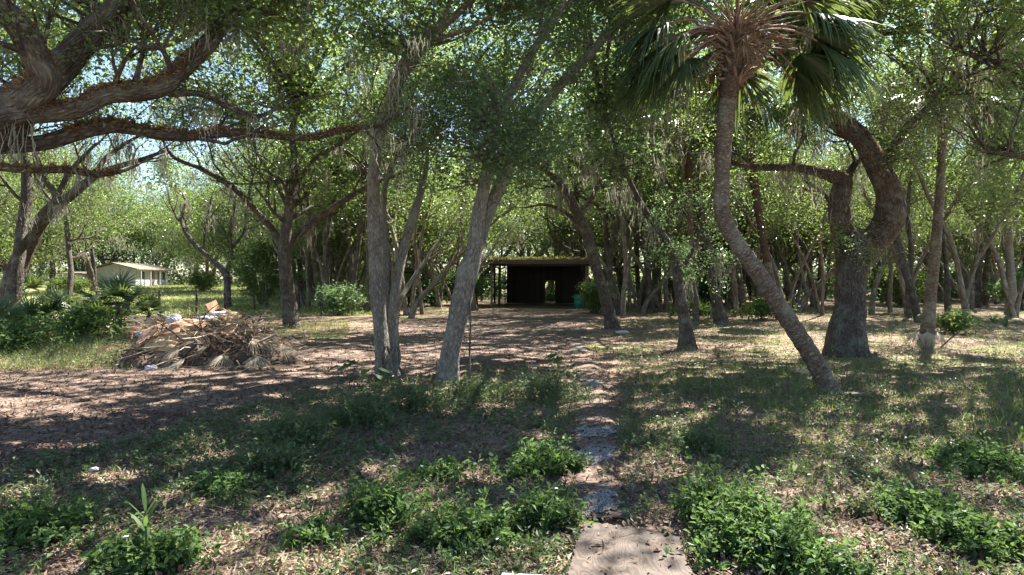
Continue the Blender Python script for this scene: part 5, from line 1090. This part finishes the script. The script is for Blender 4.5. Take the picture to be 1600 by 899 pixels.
# ================================================================== FOREGROUND BOARDS
def ply_mat():
    m, t, b = mat('plywood')
    tc = t.nodes.new('ShaderNodeTexCoord'); mp = t.nodes.new('ShaderNodeMapping'); mp.inputs['Scale'].default_value = (5.5, 1.6, 1); t.links.new(tc.outputs['Object'], mp.inputs[0])
    n = N(t, 'ShaderNodeTexNoise', Scale=1.1, Detail=2.0, Roughness=.4); t.links.new(mp.outputs[0], n.inputs['Vector'])
    mm = t.nodes.new('ShaderNodeMath'); mm.operation = 'MULTIPLY'; mm.inputs[1].default_value = 26; t.links.new(n.outputs['Fac'], mm.inputs[0])
    sn = t.nodes.new('ShaderNodeMath'); sn.operation = 'SINE'; m3 = t.nodes.new('ShaderNodeMath'); m3.operation = 'MULTIPLY'; m3.inputs[1].default_value = 5; t.links.new(mm.outputs[0], m3.inputs[0]); t.links.new(m3.outputs[0], sn.inputs[0])
    n2 = N(t, 'ShaderNodeTexNoise', Scale=5.0, Detail=8.0, Roughness=.7); t.links.new(tc.outputs['Object'], n2.inputs['Vector'])
    ad = t.nodes.new('ShaderNodeMath'); ad.operation = 'MULTIPLY_ADD'; ad.inputs[1].default_value = .09; t.links.new(sn.outputs[0], ad.inputs[0]); t.links.new(n2.outputs['Fac'], ad.inputs[2])
    r = ramp(t, [(.30, (.022, .015, .011)), (.5, (.058, .038, .027)), (.7, (.115, .078, .056))], ad.outputs[0]); t.links.new(r.outputs[0], b.inputs['Base Color']); b.inputs['Roughness'].default_value = .8
    bp = t.nodes.new('ShaderNodeBump'); bp.inputs['Strength'].default_value = .4; bp.inputs['Distance'].default_value = .004; t.links.new(ad.outputs[0], bp.inputs['Height']); t.links.new(bp.outputs[0], b.inputs['Normal'])
    return m
M['plywood'] = ply_mat()
A_, B_, C_, D_ = G(912, 826)[:2], G(1062, 850)[:2], G(1096, 960)[:2], G(872, 960)[:2]
nu, nv = 44, 40; u, v_ = np.meshgrid(np.linspace(0, 1, nu), np.linspace(0, 1, nv))
Q = (A_*(1-u)[..., None]+B_*u[..., None])*(1-v_)[..., None]+(D_*(1-u)[..., None]+C_*u[..., None])*v_[..., None]
chip = rp.normal(0, .006, Q.shape); Q = Q+chip*((u < .01)|(u > .99)|(v_ < .01))[..., None]
Q[..., 1] += -.03*(v_ < .01)*np.maximum(0, noise2(Q[..., 0], Q[..., 1], .05, 2)); 
zt = T(Q[..., 0], Q[..., 1])+.05+.012*np.sin(3*u+2*v_); top = np.concatenate([Q, zt[..., None]], -1).reshape(-1, 3); bot = top-np.array([0, 0, .02])
n = nu*nv; i = np.arange(nv-1)[:, None]*nu; j = np.arange(nu-1)[None]; f = np.stack([i+j, i+nu+j, i+nu+j+1, i+j+1], -1).reshape(-1, 4)
rim = list(range(nu))+[q*nu+nu-1 for q in range(1, nv)]+[(nv-1)*nu+q for q in range(nu-2, -1, -1)]+[q*nu for q in range(nv-2, 0, -1)]
side = [[rim[k], rim[(k+1) % len(rim)], rim[(k+1) % len(rim)]+n, rim[k]+n] for k in range(len(rim))]
o = MB().add(np.concatenate([top, bot]), np.concatenate([f, (f+n)[:, ::-1], np.array(side)]), 0, False).build('plywood_board', 'plywood'); tag(o, 'weathered plywood board lying flat at the bottom of the view', 'board')
wp = G(828, 936); o = box(MB(), wp+np.array([0, 0, .07]), (.34, .24, .02), rz=-.12).build('white_panel', 'white_plastic'); tag(o, 'corner of a flat white panel left of the plywood board', 'panel')

# ================================================================== WEEDS, GRASS, LITTER
def onground(n, rng, Ymin, Ymax, pxa=-120, pxb=1720, bias=1.0):
    Y = Ymin*(Ymax/Ymin)**(rng.uniform(0, 1, n)**bias); px = rng.uniform(pxa, pxb, n); x = (px-800)/F*Y; return x, Y
def proj(x, y): return 800+x/y*F, HY+(CAMH-T(x, y))/y*F
def weed_line(px): # lower edge of the drive
    return np.interp(px, [-700, -200, 0, 200, 380, 520, 700, 890, 960, 1000], [800, 775, 735, 690, 640, 608, 590, 575, 560, 440])
def blocked(x, y):
    px, py = proj(x, y); a = (px > 905) & (px < 965) & (py > 560) & (py < 830); b_ = (px > 872+(960-py)*.3) & (px < 1096-(960-py)*.3) & (py > 822)
    return a, b_
def weeds_patch(mb, C, H, rng, mi=0, size=.05, per=16, base=.5, full=False, lean=.25, stem=True):
    """upright weed stems at ground points C with leaves up each stem"""
    n = len(C); top = C+np.stack([rng.normal(0, lean, n)*H, rng.normal(0, lean, n)*H, H], -1)
    t = rng.uniform(.15, 1.0, (n, per))**.7; ctr = C[:, None]+(top-C)[:, None]*t[..., None]+rng.normal(0, .018, (n, per, 3))
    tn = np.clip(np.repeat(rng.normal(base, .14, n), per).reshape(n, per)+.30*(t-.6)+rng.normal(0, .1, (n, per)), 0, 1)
    if full: leaves(mb, ctr.reshape(-1, 3), size, .55, mi, tn.ravel(), up=.8, rng=rng, full=True)
    else: leaves(mb, ctr.reshape(-1, 3), size, .5, mi, tn.ravel(), up=.8, rng=rng)
    if stem:
        w_ = .0028; s = np.array([w_, 0, 0]); V = np.stack([C-s, C+s, top+s*.5, top-s*.5], 1).reshape(-1, 3); mb.add(V, np.arange(n)[:, None]*4+np.arange(4)[None], mi, False, .5)
rwd = np.random.default_rng(76)
x, y = onground(5200, rwd, 3.3, 13, bias=.9); px, py = proj(x, y); a_, b_ = blocked(x, y); nz = noise2(x, y, .7, 31)+.5*noise2(x, y, .25, 32)
k = (py > weed_line(px)+25) & ~a_ & ~b_ & (rwd.uniform(size=len(x)) < .2+.5*nz); x, y = x[k], y[k]; m = MB(); weeds_patch(m, np.stack([x, y, T(x, y)], -1), rwd.uniform(.04, .2, len(x)), rwd, 0, .04, 10, .55, stem=True)
tag(m.build('scattered_weeds', 'weed_leaf'), 'small fresh green weeds scattered between the clumps', 'ground cover', kind='stuff')
def blades(mb, C, H, rng, w_=.004, tn=None, lean=.5):
    n = len(C); d = rng.normal(0, lean, (n, 3))*H[:, None]; d[:, 2] = H; mid = C+d*.5+np.stack([0*H, 0*H, H*.12], -1); top = C+d; top[:, 2] -= H*.1
    s = rng.normal(size=(n, 3)); s[:, 2] = 0; s = unit(s)*(w_*rng.uniform(.6, 1.5, n))[:, None]
    V = np.stack([C-s, C+s, mid+s*.8, mid-s*.8, top+s*.15, top-s*.15], 1).reshape(-1, 3); b = np.arange(n)[:, None]*6
    mb.add(V, np.concatenate([b+np.array([0, 1, 2, 3]), b+np.array([3, 2, 4, 5])]), 0, False, np.concatenate([tn, tn]))
# individual weed clumps: px, py of the base centre, radius px, height m, stems, material, label, flowers
wc = [
 (598, 815, 62, .34, 190, 'weed_leaf', 'rounded bright green weed clump left of the foreground centre', 1),
 (735, 850, 75, .30, 200, 'weed_leaf', 'broad weed clump with white flowers left of the plywood board', 6),
 (845, 738, 72, .34, 210, 'weed_leaf', 'lush weed clump left of the gravel footpath at its middle', 2),
 (850, 822, 55, .34, 170, 'weed_leaf', 'leafy weed clump touching the plywood board on the left', 3),
 (1120, 820, 58, .42, 200, 'weed_leaf', 'bright topped weed clump just right of the plywood board', 0),
 (1190, 865, 85, .40, 320, 'weed_leaf', 'large dark weed clump right of the plywood board at the bottom edge', 2),
 (1275, 900, 60, .30, 130, 'weed_leaf', 'low flowering weed clump at the bottom edge right of the large dark one', 7),
 (1440, 815, 85, .26, 190, 'weed_leaf', 'pale leaved weed clump in the lower right', 0),
 (1530, 855, 90, .26, 210, 'weed_leaf', 'weed clump in the bottom right corner with a few white flowers', 5),
 (1535, 735, 90, .30, 260, 'weed_leaf', 'thick weed clump at the right edge behind the corner clump', 2),
 (45, 845, 70, .28, 200, 'weed_leaf', 'dark green weed clump at the lower left edge', 0),
 (235, 890, 75, .30, 170, 'weed_leaf', 'weed clump around the strap leaved seedling at lower left', 3),
 (350, 770, 42, .20, 80, 'weed_leaf', 'low weed clump in the left foreground above the strap leaved seedling', 0),
 (420, 740, 60, .26, 170, 'dull_weed', 'dull green weed clump on the slope left of the rounded bright one', 1),
 (850, 625, 66, .42, 240, 'dull_weed', 'tall dull weed clump on the right of the weedy bank near the path', 0),
 (650, 640, 75, .36, 240, 'dull_weed', 'grey green weed clump on the bank between the two central oaks', 0),
 (560, 665, 75, .34, 230, 'dull_weed', 'grey green weed clump on the bank left of the central oaks', 0),
 (460, 690, 75, .30, 220, 'dull_weed', 'grey green weed clump at the left end of the weedy bank', 0),
 (745, 625, 60, .34, 200, 'dull_weed', 'grey green weed clump just right of the thick twin trunked oak', 0),
 (690, 745, 45, .20, 60, 'weed_leaf', 'small flowering weed clump above the broad flowering one', 4),
 (1090, 705, 55, .22, 110, 'dull_weed', 'dark low clump of weeds in the grass right of the footpath', 0),
 (490, 850, 40, .18, 60, 'weed_leaf', 'small pale weed tuft in the lower left centre', 0),
]
rwd = np.random.default_rng(77)
for (px, py, rpx, H, ns, mt, lab, fl) in wc:
    c = G(px, py); R = .86*rpx/F*c[1]; ns = int(ns*.95); a = rwd.uniform(0, 6.28, ns); ph = rwd.uniform(0, 6, 4); lobe = 1+.28*np.sin(2*a+ph[0])+.22*np.sin(3*a+ph[1])+.15*np.sin(5*a+ph[2]); u_ = rwd.uniform(0, 1, ns)**.7; u_ = np.where(rwd.uniform(size=ns) < .12, u_*1.7, u_); q = R*u_*lobe; x = c[0]+q*np.cos(a); y = c[1]+q*np.sin(a)*.85
    C = np.stack([x, y, T(x, y)], -1); Hh = H*.92*np.clip(1.0-.6*(u_)**1.5, .2, 1)*rwd.uniform(.45, 1.15, ns)*(1+.35*noise2(x, y, .18, 7))
    Hh = Hh*(1.3 if mt == 'dull_weed' else 1); root = thing('weed_clump', c, lab, 'weeds', 'weed clumps on the ground'); m = MB(); near = c[1] < 6
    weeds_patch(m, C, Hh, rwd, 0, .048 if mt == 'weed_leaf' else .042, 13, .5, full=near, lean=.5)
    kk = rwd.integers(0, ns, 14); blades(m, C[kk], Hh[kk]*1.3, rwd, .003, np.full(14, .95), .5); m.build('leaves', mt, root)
    for k in range(fl):
        b = rwd.integers(0, ns); p = C[b]+np.array([rwd.normal(0, .02), rwd.normal(0, .02), Hh[b]*.9+rwd.uniform(.0, .03)]); f = MB()
        for s in range(5):
            az = s*1.2566+rwd.uniform(-.2, .2); d = np.array([math.cos(az), math.sin(az), .2])*.016; e = np.array([-d[1], d[0], 0])*.5
            f.add([p, p+d*.6+e, p+d, p+d*.6-e], [[0, 1, 2, 3]], 0, False, .8)
        tube(f, [C[b], p], [.0015, .0012], 3, cap=False); f.build('flower', 'petal', root)
# strap leaved seedling
g = G(226, 905); sd_ = thing('seedling', g, 'upright strap leaved seedling catching the sun at lower left', 'seedling'); tube(MB(), [g, g+np.array([.01, 0, .2]), g+np.array([.005, 0, .40])], [.008, .007, .005], 6).build('stem', 'weed_leaf', sd_)
for k in range(15):
    b = g+np.array([.005, 0, .06+.024*k]); az = k*2.4; e = .2+.06*k; L = .13+.004*k; d = np.array([math.cos(az)*math.cos(e), math.sin(az)*math.cos(e)*.8, math.sin(e)]); s = unit(np.cross(d, [0, 0, 1.0]))*.012
    q = [b, b+d*L*.4, b+d*L*.75+np.array([0, 0, -.006]), b+d*L+np.array([0, 0, -.02])]; V = []
    for p, w_ in zip(q, (.5, 1, .8, .1)): V += [p-s*w_, p+s*w_]
    MB().add(V, [[0, 1, 3, 2], [2, 3, 5, 4], [4, 5, 7, 6]], 0, True, .75).build('leaf', 'weed_leaf', sd_)
# big leaved taro like plant by the slim oak
for px, py, lab in ((545, 592, 'dark arrow leaved plant left of the slim grey oak foot'), (578, 600, 'bright arrow leaved plant at the slim grey oak foot'), (876, 570, 'upright pale leaved plant rising from the tall dull weeds')):
    g = G(px, py+6); r_ = thing('broadleaf_plant', g, lab, 'plant')
    for k in range(6):
        az = rwd.uniform(0, 6.28); e = rwd.uniform(.7, 1.3); L = rwd.uniform(.2, .38); d = np.array([math.cos(az)*math.cos(e), math.sin(az)*math.cos(e), math.sin(e)]); b = g+d*L; m = MB(); tube(m, [g, b], [.006, .004], 4, cap=False, tone=.4)
        o_ = unit(np.array([math.cos(az), math.sin(az), -.5])); s = np.array([-math.sin(az), math.cos(az), 0]); w_ = .075; l_ = .2
        m.add([b, b-o_*.05+s*w_*.8, b+o_*l_*.4+s*w_, b+o_*l_, b+o_*l_*.4-s*w_, b-o_*.05-s*w_*.8], [[0, 1, 2, 3], [0, 3, 4, 5]], 0, False, rwd.uniform(.4, .9)); m.build('leaf', 'weed_leaf', r_)

# ground cover
rg = np.random.default_rng(88)
x, y = onground(42000, rg, 3.3, 30, bias=.9); px, py = proj(x, y)
onbank = py > weed_line(px); lf = (px < 200) & (py < 575) & (py > 515)
nz = noise2(x, y, 1.3, 4)+.5*noise2(x, y, .5, 6)
a_, b_ = blocked(x, y)
right = px > 960
bank = (px < 930) & (py < weed_line(px)+115)
pr = np.where(bank, .55+.5*nz, np.where(right, .16+.5*nz, .14+.5*nz)); pr = np.where((py < 545) & ~lf, pr*.6, pr); pr = np.where(lf, .8, pr)
keep = (onbank | lf) & ~a_ & ~b_ & (rg.uniform(size=len(x)) < pr)
x, y = x[keep], y[keep]; m = MB(); weeds_patch(m, np.stack([x, y, T(x, y)], -1), rg.uniform(.03, .16, len(x))*np.clip(y/8, .7, 1.6), rg, 0, .045, 7, .45, stem=False)
tag(m.build('ground_cover', 'dull_weed'), 'low weeds creeping over the leaf litter', 'ground cover', kind='stuff')

x, y = onground(230000, rg, 3.3, 32, bias=.85); px, py = proj(x, y); a_, b_ = blocked(x, y)
nz = noise2(x, y, 1.6, 11)+.6*noise2(x, y, .45, 12)
gl = (px < 210) & (py < 580) & (py > 512); gm = (px > 420) & (px < 545) & (py > 505) & (py < 530)
band = np.exp(-((py-650)/62)**2)*(px > 1180)+np.exp(-((py-700)/60)**2)*(px > 950)*(px < 1180)*.8+.75*np.exp(-((py-600)/30)**2)*(px > 980)*(px < 1300)
pr = np.where(px > 960, .14+.5*band+.25*nz, .05+.22*nz); pr = np.where(py < 560, .16+.25*nz, pr); pr = np.where(gl | gm, .9, pr)
keep = ((py > weed_line(px)) | gl | gm) & ~a_ & ~b_ & (rg.uniform(size=len(x)) < pr); x, y = x[keep], y[keep]; px = px[keep]; py = py[keep]
H = rg.uniform(.03, .13, len(x))*(1+.8*(px > 1500)*(py > 600)*(py < 720)); m = MB(); blades(m, np.stack([x, y, T(x, y)], -1), H*np.clip(y/9, .8, 1.8), rg, .0035, np.clip(rg.normal(.5, .25, len(x)), 0, 1)); 
m.p[-1] = m.p[-1]
tag(m.build('grass', 'grass'), 'patchy thin grass over the litter', 'grass', kind='stuff')
# field grass far left
n = 60000; y = rg.uniform(30, 85, n); px = rg.uniform(120, 620, n); x = (px-800)/F*y; nz = noise2(x, y, 2.5, 3); k = rg.uniform(size=n) < .6+.5*nz; x, y = x[k], y[k]
m = MB(); blades(m, np.stack([x, y, T(x, y)], -1), rg.uniform(.08, .22, len(x)), rg, .02, np.clip(rg.normal(.74, .14, len(x)), 0, 1)); tag(m.build('field_grass', 'grass'), 'sunlit rough grass of the left field', 'grass', kind='stuff')  # raised yellow tone, with sunlight on the field put into the colour
# dead leaves and straw
x, y = onground(120000, rg, 3.2, 26, bias=.8); a_, b_ = blocked(x, y); k = ~b_ & ~(gravel_mask(x, y) & (rg.uniform(size=len(x)) < .5)); x, y = x[k], y[k]
k = 70; xb = rg.uniform(.35, 1.1, k); yb = rg.uniform(3.7, 4.4, k); pb = proj(xb, yb); kb = (pb[0] > 915) & (pb[0] < 1060) & (pb[1] > 835)
m = MB(); leaves(m, np.stack([xb, yb, T(xb, yb)+.065], -1)[kb], .055, .42, 0, .4, up=3, rng=rg); pxl, pyl = proj(x, y); dr_ = pyl < weed_line(pxl); leaves(m, np.stack([x, y, T(x, y)+rg.uniform(.004, .03, len(x))], -1), .06, .42, 0, np.clip(rg.normal(np.where(dr_, .14, .38), .25, len(x)), 0, 1), up=5.0, rng=rg, fold=.12)
tag(m.build('leaf_litter', 'litter'), 'brown fallen oak leaves covering the ground', 'leaf litter', kind='stuff')
x, y = onground(70000, rg, 3.2, 20, bias=.8); px, py = proj(x, y); a_, b_ = blocked(x, y); k = (py > weed_line(px)-10) & ~b_ & ~a_ & (rg.uniform(size=len(x)) < .55+.5*noise2(x, y, .9, 8)); x, y = x[k], y[k]
n = len(x); L = rg.uniform(.05, .2, n); az = rg.uniform(0, 6.28, n); p0 = np.stack([x, y, T(x, y)+rg.uniform(.01, .035, n)], -1); d = np.stack([np.cos(az), np.sin(az), rg.normal(0, .12, n)], -1)*L[:, None]; s = np.stack([-np.sin(az), np.cos(az), 0*az], -1)*.0022
m = MB(); m.add(np.stack([p0-s, p0+s, p0+d+s*.5, p0+d-s*.5], 1).reshape(-1, 3), np.arange(n)[:, None]*4+np.arange(4)[None], 0, False, np.clip(rg.normal(.5, .25, n), 0, 1)); tag(m.build('dry_straw', 'straw'), 'dry grass straw scattered over the clearing', 'straw', kind='stuff')
x, y = onground(1500, rg, 3.4, 24); px, py = proj(x, y); a_, b_ = blocked(x, y); k = ~b_; x, y = x[k], y[k]; m = MB()
for xx, yy in zip(x, y):
    az = rg.uniform(0, 6.28); L = rg.uniform(.08, .4); d = np.array([math.cos(az), math.sin(az), rg.normal(0, .06)])*L; p = np.array([xx, yy, float(T(xx, yy))+.025]); s_ = rg.normal(0, .12, 3)*L*np.array([1, 1, .1]); tube(m, [p, p+d*.4+s_, p+d], [.005, .004, .002], 3, cap=False)
tag(m.build('twigs', 'bark_far'), 'small fallen twigs scattered over the litter', 'twigs', kind='stuff')
# gravel stones on the path
n = 16000; py = rg.uniform(600, 822, n); px = rg.uniform(898, 972, n); Y = CAMH/(py-HY)*F; x = (px-800)/F*Y; k = gravel_mask(x, Y) & (rg.uniform(size=n) < .8); x, Y = x[k], Y[k]; n = len(x); z = T(x, Y)+.012*noise2(x, Y, .22, 3)+.042
O = np.array([[1, 0, 0], [0, 1, 0], [-1, 0, 0], [0, -1, 0], [0, 0, .8]]); s = rg.uniform(.004, .012, n)[:, None, None]; V = np.stack([x, Y, z], -1)[:, None]+O[None]*s*rg.uniform(.7, 1.3, (n, 5, 1)); f = np.array([[0, 1, 4], [1, 2, 4], [2, 3, 4], [3, 0, 4]])
M['stone'] = leaf_mat('stone', [(0, (.09, .08, .07)), (.5, (.19, .172, .152)), (1, (.40, .375, .345))], (.1, .1, .1), 0.0, .8, .3)
m = MB(); m.add(V.reshape(-1, 3), (np.arange(n)[:, None, None]*5+f[None]).reshape(-1, 3), 0, False, np.repeat(rg.uniform(0, 1, n), 4)); tag(m.build('gravel', 'stone'), 'grey gravel showing through on the footpath', 'gravel', kind='stuff')
# fallen sticks on the ground
for k, (a, b, r_, lab) in enumerate([((1470, 545), (1500, 518), .02, 'pale fallen stick leaning by the foot of the ringed palm'), ((1570, 600), (1600, 580), .018, 'bent grey stick near the right edge'), ((1320, 622), (1362, 626), .05, 'short exposed root log right of the bent palm foot'), ((950, 806), (968, 790), .006, 'little twig on the litter beside the footpath')]):
    p0 = G(*a)+np.array([0, 0, .03]); p1 = G(*b); p1[2] += .05
    if k == 0: p1 = P(1500, 518, p0[1])
    o_ = MB(); tube(o_, [p0, (p0+p1)/2+np.array([0, 0, .02]), p1], [r_, r_*.9, r_*.5], 7, lump=.1); tag(o_.build('fallen_stick', 'bark_far'), lab, 'stick')
print('built', len(bpy.data.objects), sum(len(m.polygons) for m in bpy.data.meshes))
